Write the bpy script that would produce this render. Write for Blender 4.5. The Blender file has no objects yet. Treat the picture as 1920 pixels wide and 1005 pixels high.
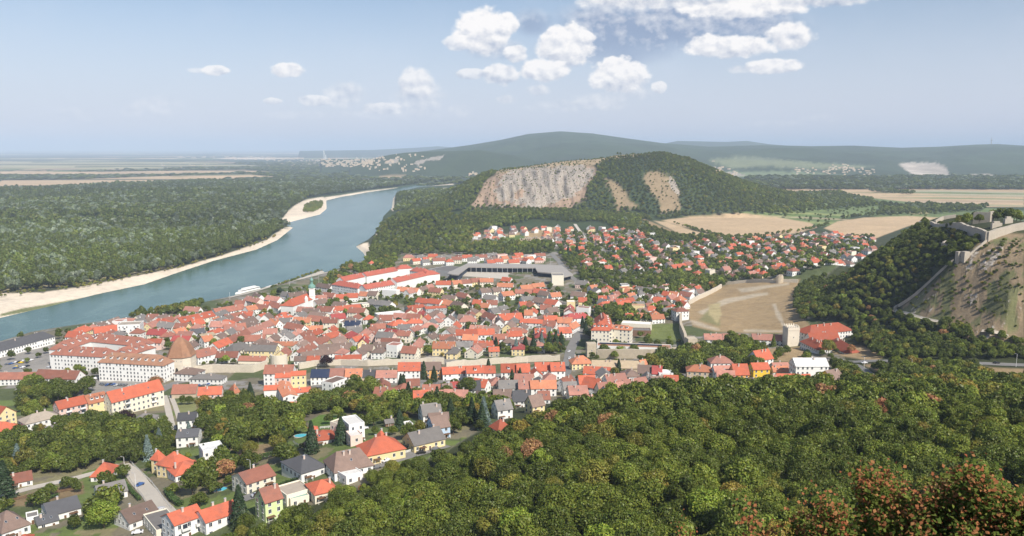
import bpy, bmesh, math, random
import numpy as np
from math import radians, sin, cos, tan, atan2, pi, log, exp, sqrt
random.seed(7)
RNG = np.random.default_rng(11)
SC = bpy.context.scene
COL = SC.collection
# ------------------------------------------------------------------ camera
ZC = 200.0; F = 1500.0; CX = 960.0; CY = 502.5
PITCH = math.atan((502.5 - 277) / F)
CP, SP = cos(PITCH), sin(PITCH)
cam_d = bpy.data.cameras.new('camera'); cam = bpy.data.objects.new('camera', cam_d); COL.objects.link(cam)
cam.location = (0, 0, ZC); cam.rotation_euler = (pi / 2 - PITCH, 0, 0)
cam_d.sensor_fit = 'HORIZONTAL'; cam_d.sensor_width = 36; cam_d.lens = 36 * F / 1920
cam_d.clip_start = 0.5; cam_d.clip_end = 200000
SC.camera = cam
# ------------------------------------------------------------------ light
SUN_AZ = radians(143)      # clockwise from +Y
SUN_EL = radians(44)
sd = bpy.data.lights.new('sun', 'SUN'); sun = bpy.data.objects.new('sun', sd); COL.objects.link(sun)
sd.energy = 5.0; sd.angle = radians(0.5); sd.color = (1.0, 0.94, 0.86)
sun.rotation_euler = (pi / 2 - SUN_EL, 0, pi - SUN_AZ)
sun.location = (300, -300, 600)
SC.view_settings.view_transform = 'Standard'; SC.view_settings.look = 'None'
SC.view_settings.exposure = 0.25; SC.view_settings.gamma = 1.0
SC.cycles.max_bounces = 6; SC.cycles.diffuse_bounces = 2; SC.cycles.glossy_bounces = 2
SC.cycles.transmission_bounces = 3; SC.cycles.transparent_max_bounces = 6; SC.cycles.volume_bounces = 2
SC.cycles.use_denoising = True
world = bpy.data.worlds.new('World'); SC.world = world; world.use_nodes = True

class NT:
    """tiny helper to write node trees as expressions"""
    def __init__(s, tree): s.t = tree; s.n = tree.nodes; s.l = tree.links
    def new(s, typ, **kw):
        nd = s.n.new(typ)
        for k, v in kw.items(): setattr(nd, k, v)
        return nd
    def put(s, sock, v):
        if v is None: return
        if isinstance(v, bpy.types.NodeSocket): s.l.new(v, sock)
        elif isinstance(v, (tuple, list)) and len(v) == 3 and sock.type == 'RGBA': sock.default_value = (*v, 1)
        else: sock.default_value = v
    def m(s, op, a, b=None, c=None, clamp=False):
        nd = s.new('ShaderNodeMath', operation=op, use_clamp=clamp)
        s.put(nd.inputs[0], a); s.put(nd.inputs[1], b)
        if c is not None: s.put(nd.inputs[2], c)
        return nd.outputs[0]
    def vm(s, op, a, b=None, o=0):
        nd = s.new('ShaderNodeVectorMath', operation=op); s.put(nd.inputs[0], a); s.put(nd.inputs[1], b)
        return nd.outputs[o]
    def mix(s, f, a, b, mode='MIX'):
        nd = s.new('ShaderNodeMix', data_type='RGBA', blend_type=mode)
        s.put(nd.inputs[0], f); s.put(nd.inputs[6], a); s.put(nd.inputs[7], b); return nd.outputs[2]
    def noise(s, vec, scale, detail=3, rough=0.55, dist=0, dim='3D'):
        nd = s.new('ShaderNodeTexNoise', noise_dimensions=dim)
        if vec is not None: s.l.new(vec, nd.inputs['Vector'])
        nd.inputs['Scale'].default_value = scale; nd.inputs['Detail'].default_value = detail
        nd.inputs['Roughness'].default_value = rough; nd.inputs['Distortion'].default_value = dist
        return nd.outputs[0]
    def step(s, x, a, b):
        nd = s.new('ShaderNodeMapRange', interpolation_type='SMOOTHSTEP'); s.put(nd.inputs[0], x)
        s.put(nd.inputs[1], a); s.put(nd.inputs[2], b); return nd.outputs[0]
    def attr(s, name, typ='GEOMETRY', out='Color'):
        nd = s.new('ShaderNodeAttribute', attribute_type=typ, attribute_name=name); return nd.outputs[out]

# ---- pixel <-> world
def raydir(px, py):
    dx = (px - CX) / F; dz = -(py - CY) / F
    return np.array([dx, CP + dz * SP, -SP + dz * CP])
def proj(X, Y, Z):
    z = Z - ZC; dep = Y * CP - z * SP; dep = np.where(dep < 1e-3, 1e-3, dep)
    return CX + F * X / dep, CY - F * (z * CP + Y * SP) / dep
def pz(px, py, z):
    d = raydir(px, py); t = (z - ZC) / d[2]; return d[0] * t, d[1] * t
def zat(py, Y):
    t = (CY - py) / F; return ZC + (t * CP - SP) * Y / (CP + t * SP)
def xat(px, Y, z): return (px - CX) / F * (Y * CP - (z - ZC) * SP)

# ------------------------------------------------------------------ sky with clouds
def build_world():
    T = NT(world.node_tree); T.n.clear()
    sky = T.new('ShaderNodeTexSky', sky_type='NISHITA', sun_disc=False)
    sky.sun_elevation = SUN_EL; sky.sun_rotation = SUN_AZ
    sky.altitude = 100; sky.air_density = 1.0; sky.dust_density = 1.2; sky.ozone_density = 2.2
    tc = T.new('ShaderNodeTexCoord')
    sep = T.new('ShaderNodeSeparateXYZ'); T.l.new(tc.outputs['Generated'], sep.inputs[0])
    x, y, z = sep.outputs
    az = T.m('ARCTAN2', x, y); el = T.m('ARCSINE', z)
    cb = T.new('ShaderNodeCombineXYZ'); T.l.new(az, cb.inputs[0]); T.l.new(T.m('MULTIPLY', el, 1.25), cb.inputs[1])
    V = cb.outputs[0]
    # warp for billows
    big = T.noise(V, 22, 5, 0.6); fine = T.noise(V, 75, 7, 0.62)
    vor = T.new('ShaderNodeTexVoronoi', feature='SMOOTH_F1'); T.l.new(V, vor.inputs['Vector']); vor.inputs['Scale'].default_value = 70
    vor.inputs['Smoothness'].default_value = 0.6
    vor2 = T.new('ShaderNodeTexVoronoi', feature='SMOOTH_F1'); T.l.new(V, vor2.inputs['Vector']); vor2.inputs['Scale'].default_value = 160
    edge = T.m('ADD', T.m('MULTIPLY', T.m('SUBTRACT', big, 0.5), 0.9), T.m('MULTIPLY', T.m('SUBTRACT', fine, 0.5), 1.1))
    edge = T.m('SUBTRACT', edge, T.m('MULTIPLY', T.m('SUBTRACT', vor.outputs[0], 0.4), 0.75))
    edge = T.m('SUBTRACT', edge, T.m('MULTIPLY', T.m('SUBTRACT', vor2.outputs[0], 0.4), 0.35))
    edge = T.m('ADD', T.m('MULTIPLY', edge, 0.62), 0.06)
    edge2 = T.m('ADD', T.m('MULTIPLY', T.m('SUBTRACT', T.noise(V, 16, 6, 0.6), 0.5), 1.3), 0.12)
    # (px, py, rx, ry, opacity, brightness)
    CL = [(1250, 40, 190, 34, 1.5, .47), (1170, 78, 95, 36, 1.15, .36), (1370, 50, 130, 26, 1.0, .50), (1000, 42, 36, 20, .9, .42), (925, 92, 50, 16, 1.0, .66),
          (905, 58, 46, 32, 1.15, 1.0), (950, 46, 20, 17, 1.0, 1.0), (862, 80, 26, 11, .8, .95), (965,100,20,12,.9,.95),
          (1060, 88, 48, 30, 1.05, .95), (1020, 132, 38, 17, 1.1, 1.0), (1100, 72, 14, 10, .8, 1.0), (1160, 140, 48, 26, 1.15, .97), (1125,152,20,12,.9,.95),
          (938, 140, 30, 15, .9, .92), (885, 138, 26, 8, .7, .9), (950, 187, 18, 7, .6, .9), (1010,170,22,9,.6,.85), (1236, 163, 13, 9, .8, .95),
          (780, 155, 30, 22, .8, .9), (785, 180, 44, 28, .6, .82), (715, 204, 34, 9, .7, .92), (645, 178, 34, 20, .6, .85), (590, 189, 26, 8, .75, .95),
          (541, 132, 27, 10, .95, .97), (404, 132, 20, 7, .85, .97), (370,132,16,4,.5,.9), (512, 190, 14, 5, .75, .95), (295, 198, 36, 15, .3, .85), (248, 208, 18, 10, .25, .85),
          (1370, 88, 70, 15, 1.0, .95), (1330, 82, 28, 13, .9, 1.0), (1480, 68, 36, 18, 1.0, .95), (1450, 124, 44, 10, .95, .95), (1385,130,20,6,.6,.9),
          (1130, 190, 50, 14, .45, .85), (1190,175,34,10,.4,.85), (860,208,24,10,.3,.85), (1050, 200, 60, 10, .3, .85),
          (1400, 8, 110, 18, 1.2, 1.05), (1250, -14, 150, 20, 1.1, .92), (1560, -12, 90, 16, .9, .85), (1150, 6, 60, 16, .7, .8),
          (740, 215, 90, 8, .25, .85), (560, 215, 60, 7, .2, .85), (1540, 222, 34, 6, .2, .85), (1450, 232, 60, 5, .18, .85), (150, 215, 36, 10, .15, .8)]
    S = None; B = None
    for (px, py, rx, ry, op, br) in CL:
        d = raydir(px, py); d = d / np.linalg.norm(d)
        a0 = atan2(d[0], d[1]); e0 = math.asin(d[2]); c = 1 / F * (d[1] ** 2)
        u = T.m('MULTIPLY', T.m('SUBTRACT', az, a0), 1 / (rx * 1.36 / F * 0.93)); w = T.m('MULTIPLY', T.m('SUBTRACT', el, e0), 1 / (ry * 1.42 / F))
        r2 = T.m('ADD', T.m('MULTIPLY', u, u), T.m('MULTIPLY', w, w))
        g = T.m('SUBTRACT', 1.0, r2)                      # >0 inside
        g = T.m('MAXIMUM', g, -1.0)
        g = T.m('ADD', g, edge if br > .7 else edge2)
        soft = 0.5 if br > .8 and op > .6 else 0.95
        mk = T.m('MULTIPLY', T.step(g, 0.0, soft * (1.6 if br < .7 else 1.0)), op, clamp=True)
        # thickness-based tone: sunlit top right, greyer base
        wc = T.m('MINIMUM', T.m('MAXIMUM', w, -.8), .8); tone = T.m('MULTIPLY_ADD', wc, 0.24 if op > .6 else .05, br - .02)
        if S is None:
            S = mk; B = T.m('MULTIPLY', tone, mk)
        else:
            B = T.m('MULTIPLY_ADD', mk, T.m('SUBTRACT', tone, B), B)   # over, premultiplied
            S = T.m('SUBTRACT', T.m('ADD', S, mk), T.m('MULTIPLY', S, mk))
    B = T.m('DIVIDE', B, T.m('MAXIMUM', S, 0.001))
    Vs = T.vm('ADD', V, (0.0045, 0.0065, 0.0))           # towards the sun: relief of the billows
    fs = T.noise(Vs, 75, 7, 0.62); bs = T.noise(Vs, 22, 5, 0.6)
    vs_ = T.new('ShaderNodeTexVoronoi', feature='SMOOTH_F1'); T.l.new(Vs, vs_.inputs['Vector']); vs_.inputs['Scale'].default_value = 70; vs_.inputs['Smoothness'].default_value = 0.6
    B = T.m('MULTIPLY_ADD', T.m('SUBTRACT', fine, fs), .6, B); B = T.m('MULTIPLY_ADD', T.m('SUBTRACT', big, bs), .9, B)
    B = T.m('MULTIPLY_ADD', T.m('SUBTRACT', vs_.outputs[0], vor.outputs[0]), 0.34, B)
    mr = T.new('ShaderNodeMapRange'); T.l.new(B, mr.inputs[0]); mr.inputs[1].default_value = 0.35; mr.inputs[2].default_value = 1.05
    col = T.mix(mr.outputs[0], (2.7, 3.45, 4.9), (8.7, 8.5, 8.4))
    # high thin veil low over the horizon
    veil = T.m('MULTIPLY', T.step(el, 0.25, 0.0), 0.74)
    skyc = T.mix(1.0, sky.outputs[0], SKY_GAIN, 'MULTIPLY')
    base = T.mix(veil, skyc, (6.0, 6.25, 7.6))
    wisp = T.m('MULTIPLY', T.step(T.noise(V, 6, 6, 0.6), 0.45, 0.8), 0.22)
    base = T.mix(wisp, base, (6.3, 6.7, 7.6))
    out = T.mix(S, base, col)
    bg = T.new('ShaderNodeBackground'); T.l.new(out, bg.inputs[0]); bg.inputs[1].default_value = 0.1
    wo = T.new('ShaderNodeOutputWorld'); T.l.new(bg.outputs[0], wo.inputs[0])
SKY_GAIN = (1.0, 1.0, 1.0)
build_world()

# ------------------------------------------------------------------ ground heights
def rbf_fit(P, z):
    n = len(P); d = np.hypot(P[:, None, 0] - P[None, :, 0], P[:, None, 1] - P[None, :, 1]) / 100
    K = d ** 2 * np.log(d + 1e-9); K[np.arange(n), np.arange(n)] = 0.02
    A = np.zeros((n + 3, n + 3)); A[:n, :n] = K; A[:n, n] = 1; A[:n, n + 1:] = P / 100; A[n, :n] = 1; A[n + 1:, :n] = P.T / 100
    return np.linalg.solve(A, np.concatenate([z, [0, 0, 0]]))
def rbf_eval(P, w, X, Y):
    out = np.full(X.shape, w[len(P)]) + w[-2] * X / 100 + w[-1] * Y / 100
    for i, (a, b) in enumerate(P):
        d2 = ((X - a) ** 2 + (Y - b) ** 2) / 1e4 + 1e-12
        out += w[i] * 0.5 * d2 * np.log(d2)
    return out
V_ = []   # visible (px,py,z)
for s in """0 700 12;0 640 4;300 600 5;500 545 5;650 510 6;700 490 6;150 640 9;300 680 16;550 650 14;800 620 14;1000 600 15;1250 560 18;900 560 12
300 740 22;50 780 24;200 850 35;330 900 42;60 950 43;60 1000 46;300 1000 50;480 930 57;560 860 55;700 840 61;800 820 61;640 790 48;500 760 32;800 760 40;760 700 23
1000 700 25;1000 740 35;1200 700 33;1400 700 38;1550 700 42;1620 700 46;1700 680 49;1850 683 53;1540 650 34;1400 640 27;1300 640 24;1100 660 21;700 560 10;500 600 9
1350 600 25;1450 560 25;1480 600 31;1560 560 48;1600 520 72;1700 450 106;1740 415 121;1850 437 128;1900 442 128;1800 480 112;1690 575 62;1800 530 92;1850 590 75
1900 640 59;1750 640 53;1650 620 45;1900 540 98;1900 480 116;1520 540 30;1560 500 48;840 835 61;960 765 45;560 945 58""".replace('\n', ';').split(';'):
    a, b, c = map(float, s.split()); x, y = pz(a, b, c); V_.append((x, y, c))
for s in """1200 200 94;1200 300 82;1200 400 70;1200 465 48;1200 520 38;1600 200 96;1600 300 85;1600 400 71;1600 470 53;1900 200 99;1900 300 87;1900 395 72;1900 470 58
960 200 88;960 300 76;960 370 63;840 250 72;840 330 63;840 180 82;700 250 70;500 200 75;200 200 60;0 250 50;960 100 125;500 100 108;1400 100 130;1900 100 133
960 20 180;1650 20 186;960 0 198;960 50 154;1650 50 156;300 50 125;960 -60 215;1800 1000 36;1950 1000 60;1600 950 20;2100 700 125;2100 550 90;1760 900 96;1900 780 128;1820 780 127;1800 720 126
1000 1400 14;1300 1400 17;1600 1500 20;1900 1500 24;1100 1200 15;800 1300 8;2300 900 60;-200 500 20;-200 900 4;-200 300 45;1400 1100 17;900 1700 12;1500 1250 18;600 1100 4;300 1000 3""".replace('\n', ';').split(';'):
    a, b, c = map(float, s.split()); V_.append((xat(a, max(b, 1), c) if b > 5 else (a - 960) * .05, b, c))
V_ = np.array(V_); RW = rbf_fit(V_[:, :2], V_[:, 2])

def sstep(x, a, b):
    t = np.clip((x - a) / (b - a), 0, 1); return t * t * (3 - 2 * t)
_perm = RNG.random((256, 256))
def vnoise(x, y):
    xi = np.floor(x).astype(int); yi = np.floor(y).astype(int); fx = x - xi; fy = y - yi
    fx = fx * fx * (3 - 2 * fx); fy = fy * fy * (3 - 2 * fy)
    g = lambda i, j: _perm[(xi + i) & 255, (yi + j) & 255]
    return (g(0, 0) * (1 - fx) + g(1, 0) * fx) * (1 - fy) + (g(0, 1) * (1 - fx) + g(1, 1) * fx) * fy
def fbm(x, y, o=4):
    s = 0; a = 0.5
    for i in range(o): s = s + a * vnoise(x * 2 ** i + 17.3 * i, y * 2 ** i + 5.1 * i); a *= .5
    return s
def inpoly(px, py, poly):
    poly = np.asarray(poly, float); r = np.zeros(px.shape, bool); n = len(poly); j = n - 1
    for i in range(n):
        xi, yi = poly[i]; xj, yj = poly[j]
        c = ((yi > py) != (yj > py)) & (px < (xj - xi) * (py - yi) / (yj - yi + 1e-12) + xi)
        r ^= c; j = i
    return r
def sdist(px, py, poly):
    """signed distance (negative inside)"""
    poly = np.asarray(poly, float); d = np.full(px.shape, 1e18); n = len(poly)
    for i in range(n):
        a = poly[i]; b = poly[(i + 1) % n]; ab = b - a; L = ab @ ab + 1e-9
        t = np.clip(((px - a[0]) * ab[0] + (py - a[1]) * ab[1]) / L, 0, 1)
        d = np.minimum(d, (px - a[0] - t * ab[0]) ** 2 + (py - a[1] - t * ab[1]) ** 2)
    d = np.sqrt(d); return np.where(inpoly(px, py, poly), -d, d)
def P(s):
    return [tuple(map(float, q.split(','))) for q in s.split()]
RIVER_NEAR = P("-400,690 -60,652 0,640 60,622 120,612 220,598 300,584 380,567 440,554 500,537 600,513 640,502 668,496 690,488 682,474 668,462 688,452 710,432 720,405 735,390 738,372 745,360 790,352 850,347")
RIVER_FAR = P("850,343 790,345 740,353 690,360 640,369 612,376 612,392 600,402 545,416 528,419 549,427 520,450 480,468 400,489 330,512 270,533 180,552 90,575 0,596 -60,606 -400,665")
RIV = [pz(a, b, 0) for a, b in RIVER_NEAR + RIVER_FAR]

def ridge(X, Y, prof, Dc, Df, Db, base, pw, lo=None):
    px = CX + F * X / (Y * CP + 0 * X); xs = [p[0] for p in prof]; ys = [zat(p[1], Dc) for p in prof]
    zc = np.interp(px, xs, ys, left=-50, right=-50)
    s = np.clip((Y - Df) / (Dc - Df), 0, 1); b = np.clip((Db - Y) / (Db - Dc), 0, 1)
    sh = np.where(Y < Dc, 1 - (1 - s) ** pw, sstep(b, 0, 1))
    return base + (zc - base) * sh - np.where((s <= 0) | (b <= 0), 60, 0)
BRAUN = P("700,425 740,408 790,388 835,368 860,352 900,331 940,318 1000,311 1050,304 1100,299 1150,293 1190,290 1250,289 1290,298 1330,316 1380,336 1420,349 1480,364 1540,378 1600,395")
PEAK = P("600,300 700,298 760,288 820,280 880,272 940,262 990,251 1050,246 1110,250 1180,260 1240,268 1330,275 1430,272 1520,274 1600,273 1690,277 1760,275 1830,271 1870,270 1920,273 2300,268")
PEAKF = P("1230,272 1270,264 1360,266 1400,264 1440,270 1500,275")
SPUR = P("655,310 690,302 720,292 760,287 830,283 900,280 960,290 1000,300")
FARL = P("560,283 700,281 780,277 820,274 860,277 960,280 2000,276")

def height(X, Y):
    near = rbf_eval(V_[:, :2], RW, X, Y)
    w = sstep(Y, 1350, 1750)
    px = CX + F * X / (np.maximum(Y, 5) * CP)
    plain = 3 + 17 * sstep(px, 720, 1000) + 4 * fbm(X / 600, Y / 600, 3) - 2
    plain = np.where(Y > 5000, 5, plain)
    z = near * (1 - w) + plain * w
    fx, fy = proj(X, Y, np.zeros_like(X)); farside = inpoly(fx, fy, RIVER_FAR + [(-3000, 800), (-3000, 270), (850, 278)]) & (Y > 300)
    z = np.where(farside, np.maximum(z, 3.2 + fbm(X / 60, Y / 60, 3) * 1.5), z)
    # broad wooded foreland of the middle hill, down to the river
    fore = 46 * np.exp(-((px - 800) / 75) ** 2 - ((Y - 1820) / 260) ** 2) + 22 * np.exp(-((px - 1000) / 160) ** 2 - ((Y - 2000) / 230) ** 2)
    z = z + fore
    z = np.maximum(z, -20)
    m = Y > 1500
    def up(z, r, n): return np.maximum(z, np.where(m, r + n, -99))
    n1 = (fbm(X / 90, Y / 90, 4) - .47) * 16
    z = up(z, ridge(X, Y, BRAUN, 2600, 2080, 3150, 22, 2.2), n1 * .9)
    n2 = (fbm(X / 700, Y / 700, 5) - .47)
    z = up(z, ridge(X, Y, SPUR, 6200, 5300, 7000, 4, 1.6), n2 * 60)
    z = up(z, ridge(X, Y, PEAK, 9000, 5400, 13000, 8, 1.15), n2 * 150 * sstep(Y, 5400, 6400) * (1 - sstep(Y, 8000, 8900)))
    z = up(z, ridge(X, Y, PEAKF, 14500, 11000, 18000, 8, 1.3), 0)
    z = up(z, ridge(X, Y, FARL, 20000, 15000, 26000, 8, 1.3), 0)
    z = z + np.where((Y < 1700), (fbm(X / 14, Y / 14, 3) - .47) * 1.2, 0)
    # rocky ribs on the cliff and on the castle hill
    ppx, ppy = proj(X, Y, z)
    rk = np.where((Y > 2050) & (Y < 2620), sstep(-sdist(ppx, ppy, ROCK_FACE), 0, 10), 0)
    rib = np.abs(fbm(X / 26 + Y / 300, Y / 160, 4) - .47) * 2
    z = z - rk * rib * 30
    r2 = np.where(Y < 900, sstep(-sdist(ppx, ppy, CASTLE_SLOPE), 0, 12), 0)
    z = z + r2 * (np.abs(fbm(X / 11, Y / 18, 4) - .47) * 3 - .5)
    # river bed
    sd_ = sdist(X, Y, RIV)
    z = np.where(sd_ < 0, np.minimum(z, np.maximum(-3, sd_ * .25)), np.minimum(z, 0.25 + np.maximum(sd_, 0) * .12 + np.where(ppx > 650, sd_ * .6, 0)))
    return z
ROCK_FACE = P("884,388 905,350 915,335 945,318 1000,312 1060,307 1115,309 1122,325 1104,345 1098,372 1060,394 1010,392 950,387")
CASTLE_SLOPE = P("1920,438 1870,437 1840,450 1800,490 1750,535 1690,575 1700,590 1760,610 1830,640 1920,660")
# log-polar grid: fine near the viewer, coarse far away
AP = 150.0
us = np.linspace(-0.86, 0.86, 1060)
vs = np.concatenate([np.linspace(log(40), log(240), 70)[:-1], np.linspace(log(240), log(5200), 640)[:-1], np.linspace(log(5200), log(75000), 170)])
UU, VV = np.meshgrid(us, vs); GY = np.exp(VV) - AP; GX = UU * np.exp(VV)
GZ = height(GX, GY)
def H(X, Y):
    X = np.asarray(X, float); Y = np.asarray(Y, float)
    u = np.clip(X / (Y + AP), us[0] + 1e-6, us[-1] - 1e-6); v = np.log(np.maximum(Y + AP, 41))
    i = np.clip(((u - us[0]) / (us[1] - us[0])).astype(int), 0, len(us) - 2); j = np.clip(np.searchsorted(vs, v) - 1, 0, len(vs) - 2)
    a = (u - us[i]) / (us[i + 1] - us[i]); b = (v - vs[j]) / (vs[j + 1] - vs[j])
    return (GZ[j, i] * (1 - a) + GZ[j, i + 1] * a) * (1 - b) + (GZ[j + 1, i] * (1 - a) + GZ[j + 1, i + 1] * a) * b
def ground(px, py, up=0.0, ymin=120):
    """first point where the view ray comes down to the ground raised by `up`"""
    d = raydir(px, py); ys = ymin * (1.012 ** np.arange(0, 420)); t = ys / d[1]
    X = d[0] * t; Z = ZC + d[2] * t; f = Z - (H(X, ys) + up)
    k = np.argmax(f < 0)
    if f[k] >= 0: k = len(ys) - 1
    if k == 0: return X[0], ys[0], float(H(X[0], ys[0]))
    a = f[k - 1] / (f[k - 1] - f[k] + 1e-9); y = ys[k - 1] + a * (ys[k] - ys[k - 1]); x = d[0] * y / d[1]
    return float(x), float(y), float(H(x, y))
GPX, GPY = proj(GX, GY, GZ)
GPX = np.where(GY < 5, -999, GPX)
# ------------------------------------------------------------------ object helpers
def tag(o, label=None, cat=None, group=None, kind=None):
    if label: o['label'] = label
    if cat: o['category'] = cat
    if group: o['group'] = group
    if kind: o['kind'] = kind
    return o
class MB:
    """collects faces with material slots"""
    def __init__(s): s.v = []; s.f = []; s.m = []
    def face(s, pts, m=0):
        n = len(s.v); s.v += [tuple(p) for p in pts]; s.f.append(tuple(range(n, n + len(pts)))); s.m.append(m)
    def box(s, x0, x1, y0, y1, z0, z1, m=0, top=None, bottom=True):
        c = [(x0, y0), (x1, y0), (x1, y1), (x0, y1)]
        for i in range(4):
            a = c[i]; b = c[(i + 1) % 4]; s.face([(*a, z0), (*b, z0), (*b, z1), (*a, z1)], m)
        s.face([(*p, z1) for p in c], m if top is None else top)
        if bottom: s.face([(*p, z0) for p in c[::-1]], m)
    def prism(s, poly, z0, z1, m=0, top=None, cap=True):
        n = len(poly)
        a_ = sum(poly[i][0] * poly[(i + 1) % n][1] - poly[(i + 1) % n][0] * poly[i][1] for i in range(n))
        if a_ < 0: poly = poly[::-1]
        for i in range(n):
            a = poly[i]; b = poly[(i + 1) % n]; s.face([(a[0], a[1], z0), (b[0], b[1], z0), (b[0], b[1], z1), (a[0], a[1], z1)], m)
        if cap:
            s.face([(p[0], p[1], z1) for p in poly], m if top is None else top); s.face([(p[0], p[1], z0) for p in poly[::-1]], m)
    def lathe(s, cx, cy, prof, n=12, m=0):
        for (r0, z0), (r1, z1) in zip(prof[:-1], prof[1:]):
            for k in range(n):
                a = 2 * pi * k / n; b = 2 * pi * (k + 1) / n
                p = [(cx + r0 * cos(a), cy + r0 * sin(a), z0), (cx + r0 * cos(b), cy + r0 * sin(b), z0), (cx + r1 * cos(b), cy + r1 * sin(b), z1), (cx + r1 * cos(a), cy + r1 * sin(a), z1)]
                if r0 < 1e-4: p = p[1:]
                elif r1 < 1e-4: p = p[:3]
                s.face(p, m)
    def tube(s, a, b, r0, r1, n=6, m=0):
        a = np.array(a, float); b = np.array(b, float); d = b - a; d /= np.linalg.norm(d) + 1e-9
        u = np.cross(d, (0, 0, 1) if abs(d[2]) < .9 else (1, 0, 0)); u /= np.linalg.norm(u); w = np.cross(d, u)
        for k in range(n):
            p, q = 2 * pi * k / n, 2 * pi * (k + 1) / n
            c0, c1 = u * cos(p) + w * sin(p), u * cos(q) + w * sin(q)
            s.face([a + c0 * r0, b + c0 * r1, b + c1 * r1, a + c1 * r0], m)
    def mesh(s, name, mats):
        me = bpy.data.meshes.new(name); me.from_pydata(s.v, [], s.f)
        for m in mats: me.materials.append(m)
        me.polygons.foreach_set('material_index', s.m); me.update(); return me
    def build(s, name, mats, parent=None, loc=(0, 0, 0), rz=0):
        if not isinstance(mats, (list, tuple)): mats = [mats]
        o = bpy.data.objects.new(name, s.mesh(name, mats)); COL.objects.link(o); o.parent = parent; o.location = loc; o.rotation_euler = (0, 0, rz)
        return o
def empty(name, loc, rz=0):
    o = bpy.data.objects.new(name, None); COL.objects.link(o); o.location = loc; o.rotation_euler = (0, 0, rz); o.empty_display_size = 1; return o
def link(name, me, parent=None, loc=(0, 0, 0), rz=0, sc=None):
    o = bpy.data.objects.new(name, me); COL.objects.link(o); o.parent = parent; o.location = loc; o.rotation_euler = (0, 0, rz)
    if sc is not None: o.scale = sc if hasattr(sc, '__len__') else (sc, sc, sc)
    return o
def npmesh(name, V, Fq, mats, attrs={}):
    """V (n,3), Fq (m,k) uniform polygon size"""
    me = bpy.data.meshes.new(name); n = len(V); m_, k = Fq.shape
    me.vertices.add(n); me.vertices.foreach_set('co', np.ascontiguousarray(V, np.float32).ravel())
    me.loops.add(m_ * k); me.loops.foreach_set('vertex_index', np.ascontiguousarray(Fq, np.int32).ravel())
    me.polygons.add(m_); me.polygons.foreach_set('loop_start', np.arange(0, m_ * k, k, dtype=np.int32))
    for nm, (typ, data) in attrs.items():
        at = me.attributes.new(nm, typ, 'POINT')
        at.data.foreach_set('color' if 'COLOR' in typ else ('vector' if typ == 'FLOAT_VECTOR' else 'value'), np.ascontiguousarray(data, np.float32 if typ != 'INT' else np.int32).ravel())
    me.update(calc_edges=True)
    for m in (mats if isinstance(mats, (list, tuple)) else [mats]): me.materials.append(m)
    return me
def newmat(name):
    m = bpy.data.materials.new(name); m.use_nodes = True; T = NT(m.node_tree); T.n.clear()
    out = T.new('ShaderNodeOutputMaterial'); b = T.new('ShaderNodeBsdfPrincipled'); T.l.new(b.outputs[0], out.inputs[0])
    b.inputs['Roughness'].default_value = 0.9; b.inputs['Specular IOR Level'].default_value = 0.25
    return m, T, b, out

# ------------------------------------------------------------------ land cover on the terrain
alb = np.zeros(GX.shape + (3,)); rock = np.zeros(GX.shape); fieldm = np.zeros(GX.shape)
def C(*c): return np.array(c)
FLOOR = C(.040, .048, .018); WOOD = C(.040, .060, .022); GRASS = C(.10, .15, .035); DRY = C(.30, .215, .115); TAN = C(.46, .335, .20); SAND = C(.66, .56, .43)
PAVE = C(.30, .28, .25); VINE = C(.13, .17, .06)
def paint(col, poly, y0=0, y1=1e9, feather=3.0, wob=2.0, arr=None):
    poly = np.asarray(P(poly) if isinstance(poly, str) else poly, float)
    bb = (GPX > poly[:, 0].min() - 20) & (GPX < poly[:, 0].max() + 20) & (GPY > poly[:, 1].min() - 20) & (GPY < poly[:, 1].max() + 20) & (GY > y0) & (GY < y1)
    x = GPX[bb]; y = GPY[bb]
    d = sdist(x, y, poly) + (fbm(GX[bb] / 25, GY[bb] / 25, 3) - .47) * 2 * wob
    w = np.clip(.5 - d / feather, 0, 1)
    if arr is not None: arr[bb] = arr[bb] * (1 - w) + w * col; return
    alb[bb] = alb[bb] * (1 - w[:, None]) + w[:, None] * col
alb[:] = FLOOR
n_ = fbm(GX / 35, GY / 35, 4); n2_ = fbm(GX / 11, GY / 11, 3)
town = np.where((n_ > .5)[..., None], C(.085, .105, .04), np.where((n2_ > .5)[..., None], PAVE * .8, C(.17, .15, .10)))
paint(C(.16, .155, .11), "-200,1010 -200,640 120,612 420,556 640,500 700,480 900,440 1300,420 1640,440 1500,560 1620,720 1250,728 980,760 830,850 430,1010", 200, 1700)
wt = (GPX > -150) & (GPX < 1650) & (GY > 260) & (GY < 1750) & (np.abs(alb - C(.16, .155, .11)).sum(-1) < .02)
alb[wt] = town[wt]; lw = wt & (GY < 560) & (n2_ > .44); alb[lw] = np.where((n_ > .47)[..., None], C(.125, .165, .045), C(.21, .19, .10))[lw]
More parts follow.
